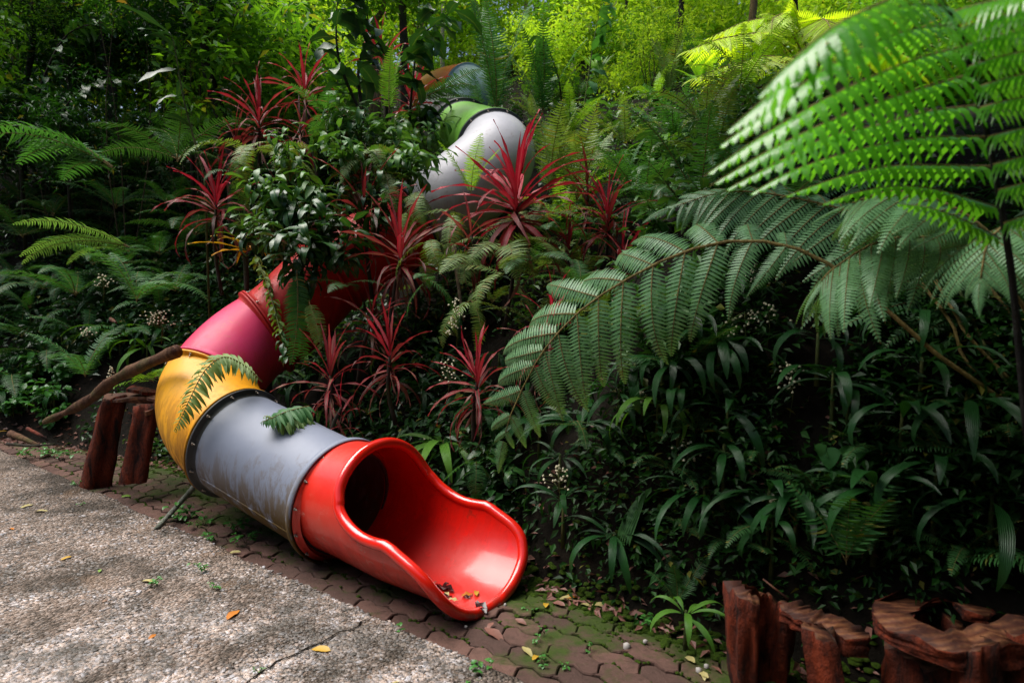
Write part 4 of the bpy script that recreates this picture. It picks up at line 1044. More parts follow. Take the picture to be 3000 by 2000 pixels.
# middle and back of the bank
scatter(20, 1500, 230, 2300, 700, lambda a, b: fern(a, b, .15, R.uniform(.45, .75), 7, R.choice(['fern', 'fernb', 'fernp', 'fern']), 'light green sword fern', el=(30, 80)), 95)
scatter(12, 1250, 560, 2000, 1000, lambda a, b: fern(a, b, .12, R.uniform(.4, .6), 6, R.choice(['fernp', 'fern', 'fern']), 'mid-green sword fern', el=(20, 70)), 110)
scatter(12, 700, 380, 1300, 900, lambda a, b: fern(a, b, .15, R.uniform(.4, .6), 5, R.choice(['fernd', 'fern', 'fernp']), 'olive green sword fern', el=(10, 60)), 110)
scatter(14, 800, 1020, 2050, 1250, lambda a, b: rosette(a, b, .16, R.uniform(.26, .36), 9, R.choice(['strap', 'strap', 'strapb']), 'strap-leaved plant'), 105, 30)
scatter(7, 1550, 1150, 3000, 1700, lambda a, b: rosette(a, b, .18, R.uniform(.26, .36), 8, 'strap', 'dark strap-leaved plant in the shade'), 170, 20)
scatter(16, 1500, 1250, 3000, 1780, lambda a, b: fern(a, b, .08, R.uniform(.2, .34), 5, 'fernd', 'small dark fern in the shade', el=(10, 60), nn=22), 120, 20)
scatter(8, 1900, 820, 2900, 1180, lambda a, b: rosette(a, b, .2, R.uniform(.24, .36), 8, 'strap', 'dark strap-leaved plant below the fern canopy'), 130, 20)
scatter(22, 820, 330, 1290, 760, lambda a, b: shrub(a, b, .1, R.uniform(.35, .6), 4, 8, R.uniform(.15, .22), R.choice(['broad', 'dkleaf', 'broad']), 'leafy shrub with pointed glossy leaves', asp=.32, droop=1.0), 75, 20)
scatter(26, 1520, 300, 2250, 700, lambda a, b: shrub(a, b, .1, R.uniform(.3, .5), 4, 8, .14, R.choice(['dkleaf', 'broad']), 'green leafy shrub'), 70, 20)
scatter(14, 300, 520, 900, 980, lambda a, b: shrub(a, b, .1, R.uniform(.3, .45), 4, 7, .15, R.choice(['dkleaf', 'dkleaf', 'broad']), 'dark leafy shrub', asp=.34), 85, 10)
scatter(8, 1500, 1150, 2300, 1700, lambda a, b: shrub(a, b, .0, .12, 3, 6, .06, 'dkleaf', 'low dark leafy plant', asp=.55, name='low_plant', cat='plant'), 110, 10)

for (a, b, Y, mt) in [(790, 560, 4.9, 'broad'), (860, 640, 4.75, 'dkleaf'), (940, 570, 4.9, 'broad'), (1010, 470, 5.1, 'broad'), (900, 720, 4.6, 'dkleaf'), (1060, 540, 4.95, 'dkleaf'), (1120, 470, 5.1, 'broad'), (850, 470, 5.1, 'broad'),
                  (770, 690, 4.7, 'dkleaf'), (980, 640, 4.85, 'dkleaf'), (830, 700, 4.55, 'broad'), (900, 640, 4.6, 'dkleaf'), (1090, 620, 4.8, 'dkleaf'), (1250, 390, 6.2, 'broad'), (1230, 330, 6.5, 'dkleaf'), (1200, 500, 5.1, 'broad'), (960, 400, 5.4, 'broad'), (1060, 400, 5.4, 'dkleaf'), (880, 790, 4.5, 'dkleaf'), (1010, 340, 5.6, 'broad'), (1160, 400, 5.5, 'broad'), (1000, 740, 4.6, 'dkleaf')]:
    shrub(a, b + 60, 0, .34, 7, 8, R.uniform(.15, .23), mt, 'glossy pointed-leaf shrub', Y=Y, asp=.27, droop=1.3, spread=.7)
# named strap-leaved plants the photo shows clearly
for (a, b, h, L_, n, mt) in [(1300, 1295, .20, .42, 9, 'strapb'), (1420, 1200, .18, .36, 9, 'strap'), (1580, 1235, .18, .40, 10, 'strap'), (1650, 1475, .2, .28, 8, 'strap'), (2252, 1480, .22, .36, 8, 'strap'),
        (2262, 1585, .18, .28, 6, 'strap'), (2563, 1500, .24, .40, 8, 'strap'), (2740, 1430, .26, .38, 7, 'strap'), (2120, 1350, .2, .32, 9, 'strap'), (2440, 1120, .2, .36, 9, 'strap'),
        (2640, 1270, .28, .36, 7, 'strap'), (1990, 1190, .18, .32, 9, 'strap'), (1860, 1068, .18, .36, 9, 'strap'), (2110, 980, .2, .36, 8, 'strap'), (1010, 1290, .14, .34, 8, 'strapb'),
        (930, 1215, .14, .30, 8, 'strapb'), (840, 1085, .16, .30, 9, 'strapb'), (880, 1120, .14, .40, 6, 'strap'), (600, 930, .2, .42, 8, 'strap'), (350, 985, .2, .5, 9, 'strapb'), (430, 1010, .2, .45, 8, 'strapb'),
        (1340, 940, .18, .38, 8, 'strap'), (1010, 1200, .14, .26, 8, 'strap'), (2010, 1790, .10, .20, 7, 'strapb'), (300, 870, .24, .48, 7, 'strap'), (1960, 430, .2, .4, 7, 'strapb')]:
    if a > 1550 and b > 900: h, L_, n = h + .06, L_ * .88, min(n, 7)
    rosette(a, b, h, L_, n, mt, asp=.17 if a > 1550 else .14, look=('bright green' if mt == 'strapb' else 'deep green') + ' drooping strap-leaved plant')

# named ferns
tag_ = 'sword ferns on the bank'
fern(1140, 330, .25, .62, 3, 'fernb', el=(80, 89), droop=(.15, .2), wid=.17, nn=24, lab='yellow-green fern standing upright left of the green tube', Y=5.3)
fern(1455, 330, .2, 1.25, 5, 'fern', el=(78, 89), droop=(.2, .35), wid=.15, nn=44, lab='tall upright sword fern with fronds rising right of the orange tube', Y=7.0)
fern(1410, 350, .2, .62, 3, 'fern', el=(60, 80), droop=(.4, .8), wid=.17, lab='green fern arching across the blue grey tube', Y=7.2)
fern(1240, 290, .2, .8, 4, 'fernd', el=(10, 40), droop=(.5, .8), wid=.16, lab='grey-green fern drooping in front of the orange tube', Y=7.4, az0=-.2, azs=1.2)
fern(1590, 330, .2, .9, 7, 'fern', el=(60, 88), droop=(.3, .6), wid=.15, lab='cluster of upright green ferns right of the tall fern', Y=7.2)
fern(1610, 560, .2, .75, 5, 'fernp', el=(70, 88), droop=(.2, .4), wid=.19, lab='pale upright fern right of the silver grey elbow', Y=5.2)
fern(1690, 580, .2, .75, 5, 'fernp', el=(60, 85), droop=(.3, .5), wid=.18, lab='pale fern behind the second crimson cordyline', Y=5.3)
fern(1960, 270, .2, .65, 5, 'fernp', el=(75, 88), droop=(.2, .3), wid=.15, lab='slim upright fern in front of the ivy-dark trunk', Y=7.5)
fern(2160, 330, .2, .55, 5, 'fern', el=(70, 88), droop=(.2, .3), wid=.16, lab='upright fern below the yellow-green tree fern', Y=6.5)
fern(1490, 720, .2, .55, 5, 'fernp', el=(-10, 30), droop=(1.2, 1.7), wid=.22, lab='yellowish fern hanging below the biggest crimson cordyline', Y=4.6, az0=-pi / 2, azs=3.0)
fern(1400, 760, .2, .45, 5, 'fernp', el=(0, 40), droop=(1.2, 1.7), wid=.22, lab='pale fern hanging below the silver grey elbow', Y=4.6, az0=-pi / 2, azs=2.6)
fern(1380, 560, .2, .42, 4, 'fernb', el=(60, 88), droop=(.2, .5), wid=.17, lab='small bright fern in front of the silver grey elbow', Y=4.75)
fern(380, 730, .3, .78, 4, 'fernq', el=(15, 35), droop=(1.0, 1.3), wid=.16, nn=44, lab='pale arching sword fern catching the light on the left', Y=5.3, az0=pi, azs=1.0)
fern(330, 490, .3, 1.0, 5, 'fern', el=(15, 45), droop=(1.0, 1.4), wid=.24, nn=26, lab='large fern with hanging leaflets at upper left', Y=5.8, az0=pi, azs=1.6)
fern(520, 470, .3, .8, 6, 'fernd', el=(20, 60), droop=(.9, 1.3), wid=.2, lab='dark fern arching below the leaning dark trunk', Y=6)
fern(400, 880, .3, .62, 6, 'fern', el=(30, 80), droop=(1.1, 1.7), wid=.22, lab='large green fern with downward fronds above the leaning log', Y=5.0)
fern(250, 1100, .2, .6, 5, 'fern', el=(30, 70), droop=(.9, 1.4), wid=.2, lab='green fern behind the leaning log', Y=4.9)
fern(450, 1110, .1, .34, 5, 'fernb', el=(10, 50), droop=(.6, 1.1), wid=.24, nn=22, lab='bright young fern between the log and the yellow elbow', Y=4.95)
fern(870, 800, .2, .62, 3, 'fern', el=(-85, -75), droop=(.1, .2), wid=.16, nn=28, lab='green fern hanging straight down beside the pink tube', Y=4.35, az0=-1.2, azs=.6)
fern(905, 880, .2, .32, 2, 'fernp', el=(-60, -50), droop=(.3, .4), wid=.2, nn=22, lab='small yellowish fern hanging right of the pink tube', Y=4.3, az0=-.6, azs=.6)
fern(740, 430, .2, .7, 5, 'fernp', el=(-20, 30), droop=(1.0, 1.5), wid=.15, lab='fern hanging below the tall left cordyline', Y=5.6)
fern(1080, 1560 - 80, .0, .2, 0, lab='x') if False else None
fern(1690, 1240, .1, .3, 4, 'fernd', el=(-10, 30), droop=(.8, 1.2), lab='dark fern above the flower spike', Y=3.3)
fern(1395, 1345, .05, .22, 4, 'fern', el=(-60, -20), droop=(.6, .9), wid=.28, nn=20, lab='small fern hanging right of the slide mouth rim', Y=3.65)
fern(2010, 1090, .1, .38, 5, 'fern', el=(20, 70), droop=(.5, 1.0), wid=.24, lab='yellow-green fern below the long drooping frond', Y=3.5)
fern(2480, 1640, .1, .42, 5, 'fern', el=(60, 85), droop=(.3, .7), wid=.3, nn=16, lab='broad fern rising between the two right stumps', Y=2.45)
fern(2820, 1620, .2, .34, 4, 'fern', el=(10, 40), droop=(.9, 1.4), wid=.28, nn=16, lab='bright fern frond arching over the curved stump', Y=2.5, az0=-.6, azs=1.2)
fern(2450, 1440, .2, .22, 3, 'fern', el=(20, 50), droop=(.8, 1.2), wid=.3, nn=14, lab='small bright fern between two shaded strap plants', Y=2.8)
fern(1985, 1770, .1, .26, 4, 'fernd', el=(50, 85), droop=(.4, .9), wid=.2, lab='narrow dark fern at the bank foot, left of the split stump', Y=3.0)
fern(2060, 1030, .1, .3, 4, 'fernd', el=(20, 60), lab='small fern with reddish shade below the long drooping frond', Y=3.4)

for (a, b, Y, L_, n, mt, e) in [(1560, 660, 4.9, .5, 6, 'fernp', (0, 60)), (1640, 690, 4.8, .5, 6, 'fern', (0, 60)), (1330, 620, 4.7, .4, 4, 'fernp', (-40, 20)), (1470, 800, 4.3, .42, 6, 'fernp', (-20, 40)), (1560, 760, 4.4, .42, 6, 'fern', (-10, 50)), (1380, 880, 4.2, .36, 5, 'fernp', (-40, 20)),
        (1260, 700, 4.5, .4, 4, 'fernp', (-60, -10)), (1700, 480, 5.6, .5, 6, 'fernp', (20, 80)), (1860, 560, 5.2, .5, 6, 'fern', (10, 70)), (1930, 640, 4.6, .45, 6, 'fern', (10, 70)), (1220, 560, 4.9, .4, 4, 'fernp', (-50, 0)), (1190, 620, 4.75, .34, 3, 'fernp', (-70, -30)),
        (1080, 440, 5.1, .4, 5, 'fernp', (-30, 30)), (960, 330, 5.6, .42, 5, 'fern', (-10, 50)), (1130, 500, 5.0, .4, 4, 'fernp', (-40, 10)), (700, 520, 5.4, .45, 6, 'fernd', (-20, 60)), (820, 430, 5.4, .4, 5, 'fernp', (-40, 30)), (1020, 830, 4.4, .3, 4, 'fernd', (-40, 30)), (1250, 820, 4.2, .3, 4, 'fern', (-40, 30)), (1700, 840, 4.0, .3, 5, 'fern', (0, 60))]:
    fern(a, b, 0, L_, n, mt, {'fernp': 'pale yellowish fern', 'fern': 'fresh green fern', 'fernd': 'dark fern'}[mt], Y=Y, el=e, droop=(1.0, 1.6), wid=.19, nn=26)
# single fronds lying over the tubes
def lay_frond(pts, wid, mat, lab, n=34, nrm=Vector((0, -.5, .85)), droopv=0.35):
    P = spline([U(*p) for p in pts], n + 4); o = empty('fern_frond', P[0]); tag(o, lab, 'fern', 'loose fern fronds lying over the slide')
    mb = MB(); mb.tube(P[::2], [.004 * (1 - i / (len(P) / 2 + 2)) + .001 for i in range(len(P[::2]))], 5); obj('stalk', mb.mesh('stalk', M['rachis']), o)
    for i in range(2, n + 3):
        T = (P[min(i + 1, len(P) - 1)] - P[i - 1]).normalized(); S_ = T.cross(nrm).normalized(); u = i / (n + 3)
        l = wid * (min(1, (u + .02) / .2) ** .6) * (1 - max(0, (u - .45) / .55) ** 2) + .01
        for sg in (-1, 1):
            D = (S_ * sg + T * .35 + nrm * R.uniform(-.25, .05) + Vector((0, 0, -droopv * R.random()))).normalized()
            me = leaf('sword', mat, R.choice((.3, .7)), .3, .19, 4, .3, R.randint(0, 1))
            z = nrm - D * nrm.dot(D); z.normalize(); y = z.cross(D)
            Mx = Matrix((( D.x, y.x, z.x, 0), (D.y, y.y, z.y, 0), (D.z, y.z, z.z, 0), (0, 0, 0, 1)))
            ll = l * R.uniform(.85, 1.1); obj('leaflet', me, o, Matrix.Translation(P[i]) @ Mx @ Matrix.Diagonal((ll, ll, ll, 1)))
    return o
lay_frond([(768, 1118, 4.12), (715, 1070, 4.02), (655, 1045, 3.92), (600, 1085, 3.82), (560, 1160, 3.74), (532, 1220, 3.70), (508, 1268, 3.68)], .115, 'fernp', 'green fern frond arching down over the yellow elbow', 38)
lay_frond([(905, 1190, 3.95), (880, 1195, 3.85), (840, 1205, 3.75), (800, 1222, 3.68), (762, 1238, 3.64)], .10, 'fern', 'fern frond tip resting on the stained grey tube', 28, droopv=.8)
lay_frond([(910, 1215, 3.92), (875, 1222, 3.80), (830, 1232, 3.70), (768, 1216, 3.66)], .09, 'fernp', 'second paler frond tip on the stained grey tube', 24, droopv=.8)

# ------------------------------------------------------------------ red cordylines
CO = [(893, 262, .9, .62, 26, 6.3, 'tall slim cordyline with upright pink-red leaves at the top left', .75, .55, .75),
      (759, 350, .8, .62, 34, 6.0, 'red cordyline with striped upright leaves left of the tall slim one', .45, .4, .85),
      (634, 590, .7, .62, 36, 5.4, 'spiky crimson cordyline farthest left, leaning left', .9, .5, .95),
      (1067, 615, .6, .62, 22, 4.9, 'dark red striped cordyline left of the silver grey elbow', .1, .3, .75),
      (1176, 735, .6, .58, 38, 4.55, 'dark cordyline in front of the red tube, leaves all round', .45, .2, 1.05),
      (1512, 590, .9, .82, 60, 4.75, 'biggest crimson cordyline in front of the silver grey elbow', 1.0, .6, .95),
      (1780, 628, .7, .56, 36, 4.9, 'crimson cordyline right of the biggest one', .85, .4, .9),
      (1721, 560, .6, .5, 12, 5.2, 'pale pink narrow cordyline behind the crimson one on the right', .3, .6, .4),
      (1663, 750, .5, .42, 18, 4.7, 'small dark cordyline below the biggest crimson one', .5, .4, .8),
      (1826, 755, .5, .48, 20, 4.6, 'cordyline with hanging old leaves above the long drooping frond', .6, .4, .9),
      (1614, 915, .3, .40, 10, 3.9, 'short cordyline with bright crimson upright spear beside the long frond', 1.0, .9, .5),
      (1590, 1000, .3, .36, 14, 3.8, 'low pink-red cordyline partly under the long drooping frond', .5, .3, 1.1),
      (1398, 1115, .35, .46, 34, 3.85, 'crimson cordyline above and right of the slide mouth', .85, .35, 1.0),
      (1143, 1040, .4, .44, 34, 4.15, 'pink-striped cordyline above the slide mouth', .6, .35, 1.0),
      (967, 1100, .35, .42, 30, 4.15, 'thin-leaved red cordyline above the stained grey tube', .45, .35, 1.0),
      (1090, 930, .4, .40, 16, 4.4, 'dark red cordyline left of and above the pink-striped one', .3, .4, .8),
      (1122, 175, .6, .6, 18, 7.5, 'red cordyline behind the dark-leaved branch', .5, .5, .6),
      (1204, 290, .5, .62, 26, 7.0, 'red cordyline left of the orange tube', .45, .4, .8),
      (690, 420, .4, .5, 16, 6.0, 'small dark red cordyline beside the leaning dark trunk', .1, .2, .8),
      (1000, 1195, .2, .26, 12, 3.95, 'small red-tipped cordyline behind the grey tube end', .7, .4, .9),
      (880, 370, .5, .45, 16, 6.0, 'dark red cordyline below the tall slim one', .1, .2, 1.0),
      (2020, 1000, .3, .24, 12, 3.6, 'tiny reddish cordyline under the long drooping frond', .3, .3, .9),
      (1380, 660 + 30, .4, .40, 14, 4.5, 'thin red cordyline leaves hanging below the silver grey elbow', .3, .2, 1.2)]
for i, (a, b, h, L_, n, Y, lk, yth, top, sp) in enumerate(CO):
    cordyline(a, b, h, L_ * .88, int(n * .85), lk, yth, Y, top, sp, seed=i, lean=(R.uniform(-.12, .12), 0), wd=.056 if i != 5 else .052)

# orange-leaved plant, with a twisted fern vine hanging from it
q = U(720, 750, 5.35); o = empty('orange_leaved_plant', Vector((q.x, q.y, hz(q.x, q.y)))); tag(o, 'plant with orange and yellow-green leaves and a beaded flower head above the pink tube', 'plant')
mb = MB(); mb.tube(spline([o.location, q.lerp(Vector(o.location), .5), q], 6), .02, 7); obj('stem', mb.mesh('stem', M['dbark']), o)
for i in range(16):
    fr_ = i / 16; me = leaf('sword', 'orange' if i > 5 else 'fernb', (.5, 1.0, 1.2)[i % 3], .3, .12, 8, .3, i % 2)
    put('leaf', me, o, q + Vector((0, 0, .12 - fr_ * .1)), i * 2.4, radians(60 - 55 * fr_), .26 + .16 * (i % 3 == 0))
mb = MB(); 
for k in range(60):
    e = q + Vector((R.gauss(0, .06), R.gauss(0, .06), .15 + R.uniform(0, .26)))
    mb.tube([q + Vector((0, 0, .14)).lerp(e - q, .3), e], .0012, 3); mb.add([tuple(e + Vector(c) * .006) for c in ico.tolist()], [tuple(c) for c in icf.tolist()])
obj('flower_head', mb.mesh('flower_head', M['fernp']), o)['label'] = 'loose head of small yellow-green beads'
V_ = spline([U(745, 740, 5.2), U(775, 810, 4.95), U(797, 880, 4.75), U(812, 935, 4.55), U(830, 1000, 4.38), U(838, 1050, 4.3)], 60)
o = empty('hanging_vine', V_[0]); tag(o, 'twisted green leafy vine hanging over the top of the pink tube', 'vine')
mb = MB(); mb.tube(V_[::3], .005, 5); obj('stem', mb.mesh('stem', M['gstem']), o)
for i in range(2, 60):
    for k in range(2):
        put('leaf', leaf('ellip', 'fernp' if i < 42 else 'dkleaf', .8, .3, .4, 4, .3, i % 2), o, V_[i], R.uniform(0, 6.3), R.uniform(-.9, .3), R.uniform(.05, .085))

# ------------------------------------------------------------------ flower spikes
def spike(px, py, Y, hh, lab, n=34, w_=.035):
    Y = near_Y(px, py, Y, .24) if px > 1500 else Y; q = U(px, py, Y); b = Vector((q.x, q.y, q.z - hh * .5 - .1)); o = empty('flower_spike', b); tag(o, lab, 'flower', 'white beaded flower spikes')
    mb = MB(); mb.tube([b, b.lerp(q, .5) + Vector((.01, 0, 0)), q + Vector((0, 0, hh * .5))], .0022, 4)
    mw = MB()
    for i in range(n):
        u = i / n; c = q + Vector((0, 0, -hh * .5 + hh * u)); e = c + Vector((R.gauss(0, 1), R.gauss(0, 1), .4)) * w_ * (1.1 - .6 * u)
        mb.tube([c, e], .0010, 3); mw.add([tuple(e + Vector(c2) * R.uniform(.0045, .0078)) for c2 in ico.tolist()], [tuple(c2) for c2 in icf.tolist()])
    obj('stem', mb.mesh('stem', M['gstem']), o); obj('blossom', mw.mesh('blossom', M['white']), o)
for a in [(2317, 1110, 3.0, .12, 'white beaded flower spike, the densest, in the shade below the tree fern'), (2010, 1325, 3.0, .13, 'white flower spike left of the strap plants in the shade', 26, .045),
          (1634, 1400, 3.2, .11, 'slim cream flower spike right of the slide mouth'), (2262, 1462, 2.85, .03, 'small yellow flower head on a strap-leaved plant', 20, .012),
          (2215, 830, 3.2, .16, 'cloud of tiny white flowers under the fern canopy', 70, .06), (2180, 955, 3.2, .12, 'loose white flowers left of the dark hollow', 30, .045), (2250, 920, 3.1, .09, 'small loose white flowers in the dark hollow', 20, .03),
          (1335, 930, 4.0, .22, 'tall loose white flower spike below the yellowish fern', 40, .03), (300, 825, 5.0, .1, 'white flowers in the dark below the pale arching fern', 24, .03), (255, 975, 4.9, .07, 'two white flower tufts above the leaning log', 20, .03),
          (470, 940, 4.8, .12, 'brownish white flower head left of the pink tube', 50, .07), (325, 1095, 4.6, .1, 'small pale spike beside the leaning log', 20, .012), (1875, 1165, 3.3, .06, 'pale flower tuft under the long drooping frond', 26, .02),
          (1310, 1090, 3.95, .14, 'thin white flower sprays between the cordylines', 22, .04)]:
    spike(*a)
# heart-shaped leaves
q = U(2455, 1380, near_Y(2455, 1350, 2.95, .2)); o = empty('heart_leaf_plant', q - Vector((0, 0, .12))); tag(o, 'pair of pale-veined heart-shaped leaves in the dark hollow', 'plant')
for (a, b, s_) in ((2490, 1305, .10), (2425, 1310, .085), (2400, 1300, .05)):
    p = U(a, b, q.y - .03); mb = MB(); mb.tube([o.location, p], .002, 4); obj('stem', mb.mesh('stem', M['gstem']), o)
    put('leaf', leaf('heart', 'fern', .5, .15, 1.0, 6, 0, 0), o, p, -pi / 2 + R.uniform(-.3, .3), radians(-55), s_)
# glossy herbs on the left
for (a, b) in [(60, 1150), (150, 1200), (40, 1230), (190, 1130), (110, 1110), (10, 1180), (150, 1255), (90, 1200)]:
    q = on_hill(a, b, .15); shrub(a, b, .0, .26, 6, 9, .105, 'herb', 'glossy small-leaved herb', Y=None, spread=.75, asp=.62, droop=.6, name='leafy_herb', group='herbs behind the log', cat='herb')
for (a, b, Y) in [(1390, 1400, 3.7), (1420, 1370, 3.65), (1380, 1330, 3.75), (1480, 1420, 3.5), (930, 1350, 4.0)]:
    shrub(a, b, 0, .16, 3, 6, .09, 'dkleaf', 'glossy dark herb', Y=Y + .1, spread=.6, asp=.55, droop=.5, name='leafy_herb', group='herbs beside the slide mouth', cat='herb')
# dark-leaved branches and ginger leaves at the top
def branch_plant(pts, rad, leaves, LL, mat, asp, lab, name='leafy_branch', cat='shrub', bark='dbark'):
    P = spline([U(*p) for p in pts], 16); g = Vector((P[0].x, P[0].y, hz(P[0].x, P[0].y))); o = empty(name, g); tag(o, lab, cat, 'big-leaved shrubs at the top')
    mb = MB(); mb.tube([g] + P, [rad * 1.1] + [rad * (1 - i / 18) for i in range(16)], 6); obj('stem', mb.mesh('stem', M[bark]), o)
    for i in range(leaves):
        u = .15 + .85 * i / leaves; j = min(14, int(u * 15)); p = P[j].lerp(P[j + 1], u * 15 - j)
        T = P[j + 1] - P[j]; a0 = math.atan2(T.y, T.x)
        put('leaf', leaf('ellip', mat, R.choice((.4, .8, 1.2)), .25, asp, 6, .3, i % 3), o, p, a0 + (1 if i % 2 else -1) * R.uniform(.5, 1.3), R.uniform(-.3, .6), LL * R.uniform(.7, 1.1), R.uniform(-.6, .6))
branch_plant([(1130, 310, 6.4), (1170, 200, 6.4), (1230, 110, 6.4), (1340, 20, 6.4)], .02, 22, .34, 'dkleaf', .42, 'dark-leaved branch rising right across the top, leaves up its length')
branch_plant([(1060, 330, 6.0), (1050, 200, 6.0), (1080, 90, 6.0), (1060, -30, 6.0)], .018, 20, .34, 'broadd', .5, 'dark shrub with large leaves left of the dark-leaved branch')
branch_plant([(1090, 400, 5.8), (1000, 200, 5.8), (985, 60, 5.8), (1000, -60, 5.8)], .016, 18, .30, 'broadd', .45, 'dark shrub stem right of the tall slim cordyline')
branch_plant([(1200, 330, 6.6), (1215, 180, 6.6), (1225, 60, 6.6), (1230, -30, 6.6)], .014, 14, .3, 'dkleaf', .42, 'dark leafy stem above the orange tube end')
branch_plant([(600, 520, 5.6), (540, 300, 5.6), (510, 130, 5.6), (490, 90, 5.6)], .010, 12, .34, 'broadd', .2, 'ginger stem with long glossy leaves left of the leaning dark trunk', bark='gstem')
branch_plant([(1700, 400, 7.5), (1725, 220, 7.5), (1745, 90, 7.5), (1770, -20, 7.5)], .01, 24, .26, 'fern', .35, 'slender upright stem of paired leaves at top centre', bark='gstem')
branch_plant([(1650, 380, 7.3), (1640, 250, 7.3), (1610, 150, 7.3), (1590, 100, 7.3)], .012, 15, .26, 'broadd', .35, 'dark bushy stem left of the slender upright stem')
branch_plant([(1400, 480, 6.5), (1350, 470, 6.4), (1300, 430, 6.3)], .01, 12, .22, 'broad', .35, 'leafy twig beside the green tube')
branch_plant([(60, 460, 8.0), (120, 250, 8.0), (200, 100, 8.0), (330, 60, 8.0)], .02, 30, .24, 'dkleaf', .45, 'dark branch arching near the top left corner')
branch_plant([(200, 520, 7.6), (180, 350, 7.6), (260, 250, 7.6), (420, 230, 7.6)], .016, 30, .22, 'dkleaf', .45, 'dark leafy branch in the shade at upper left')
# ginger at upper right
q = U(2060, 260, 6.6); o = empty('ginger_plant', q); tag(o, 'broad upright bright green leaves below the yellow-green tree fern', 'plant')
for i in range(8): put('leaf', leaf('ellip', 'fernb', .4, .25, .26, 7, 0, i % 2), o, q, i * 2.4, radians(45 + 5 * (i % 6)), .36 + .03 * (i % 4))
# palm-like fan
for (a, b, Y, n, L_, mt, lk) in [(1750, 230, 7.5, 9, .4, 'fernb', 'fan-shaped pale palm leaf above the green tube level'), (1890, 1440, 3.1, 8, .26, 'fernd', 'folded dark palm leaf hanging in the shade')]:
    q = U(a, b, Y); o = empty('fan_palm', q); tag(o, lk, 'palm')
    for i in range(n): put('leaf', leaf('sword', mt, .3, .4, .13, 6, 0, 0), o, q, pi * (.1 + .9 * i / n) if Y > 5 else -pi + .12 * i, radians(60 if Y > 5 else -50), L_)

# ------------------------------------------------------------------ tree ferns
def basis(D, nrm):
    D = D.normalized(); z = (nrm - D * nrm.dot(D)).normalized(); y = z.cross(D)
    return Matrix(((D.x, y.x, z.x, 0), (D.y, y.y, z.y, 0), (D.z, y.z, z.z, 0), (0, 0, 0, 1)))
def tfrond(root, pts, L_, mat, rm='rachis', n=18, rad=.008, droop=(.7, 1.0), down=.5, start=.2, up=Vector((0, 0, 1)), hang=.55, wid=.17, pn=24, sweep=.35, taper=1.0):
    P = spline(pts, 40); fo = None
    mb = MB(); mb.tube(P[::2], [rad * (1 - .8 * i / 20) for i in range(20)], 7); fo = obj('frond', mb.mesh('frond', M[rm]), root)
    for i in range(n):
        u = start + (1 - start) * (i + .5) / n; j = min(38, int(u * 39)); p = P[j].lerp(P[j + 1], u * 39 - j)
        T = (P[min(j + 2, 39)] - P[max(0, j - 1)]).normalized(); N_ = (up - T * up.dot(T)).normalized(); S_ = T.cross(N_)
        v_ = (u - start) / (1 - start); l = L_ * (min(1, .45 + v_ / .35) ) * (1 - max(0, (v_ - .45) / .55) ** 1.7 * .88 * taper)
        for sg in (-1, 1):
            D = (S_ * sg + T * (sweep + .5 * v_) + Vector((0, 0, -down)) * R.uniform(.7, 1.2)).normalized()
            me = pinna_mesh(mat, R.choice(droop), pn, wid, R.randint(0, 1), hang)
            nr = (N_ + S_ * sg * down * .6).normalized(); ll = l * R.uniform(.93, 1.05)
            obj('pinna', me, fo, Matrix.Translation(p) @ basis(D, nr) @ Matrix.Diagonal((ll, ll, ll, 1)))
    # tip
    T = (P[-1] - P[-4]).normalized(); me = pinna_mesh(mat, .5, pn, wid * 1.2, 0, hang)
    obj('pinna', me, fo, Matrix.Translation(P[-1]) @ basis(T, up) @ Matrix.Diagonal((L_ * .35,) * 3 + (1,)))
    return fo
hub = U(3150, 1300, 2.35)
tf = empty('tree_fern', Vector((hub.x, hub.y, hz(hub.x, hub.y)))); tag(tf, 'large tree fern at the right whose long fronds arch over the dark hollow', 'tree fern')
mb = MB(); mb.tube(spline([tf.location, (Vector(tf.location) + hub) / 2, hub], 8), [.09, .085, .08, .08, .08, .08, .075, .06], 10, jit=.2); obj('trunk', mb.mesh('trunk', M['brach']), tf)
# the long drooping frond
tfrond(tf, [hub, U(2800, 1080, 2.4), U(2600, 910, 2.45), U(2440, 780, 2.5), U(2290, 715, 2.55), U(2120, 708, 2.65), U(1960, 755, 2.72), U(1813, 832, 2.8), U(1700, 910, 2.85), U(1612, 1002, 2.9), U(1560, 1080, 2.92), U(1500, 1205, 2.95), U(1475, 1290, 2.95)],
       .46, 'tfern', n=14, droop=(.9, 1.3), down=.3, up=Vector((0, -.8, .6)), start=.30, wid=.165, sweep=.3, pn=28, rad=.009)
tfrond(tf, [hub, U(2950, 900, 2.5), U(2700, 700, 2.7), U(2420, 600, 2.9), U(2150, 560, 3.1), U(1960, 610, 3.2)], .42, 'tfern', n=20, droop=(.7, 1.1), down=.3, start=.3, wid=.17, pn=28, up=Vector((0, -.7, .7)))
tfrond(tf, [hub, U(3000, 900, 2.2), U(2800, 720, 2.2), U(2600, 700, 2.2), U(2450, 780, 2.2), U(2400, 830, 2.2)], .34, 'tfern', n=16, droop=(.7, 1.0), down=.6, start=.35, pn=28)
tfrond(tf, [hub, U(3050, 950, 2.0), U(2930, 720, 1.95), U(2780, 600, 2.0), U(2620, 560, 2.05), U(2480, 600, 2.1)], .34, 'tfern', n=16, droop=(.6, .9), down=.4, start=.4, pn=28)
tfrond(tf, [hub, U(3100, 900, 2.6), U(3000, 650, 2.9), U(2800, 520, 3.2), U(2500, 480, 3.5), U(2250, 520, 3.7)], .45, 'tfern', n=20, droop=(.6, .9), down=.45, start=.3)
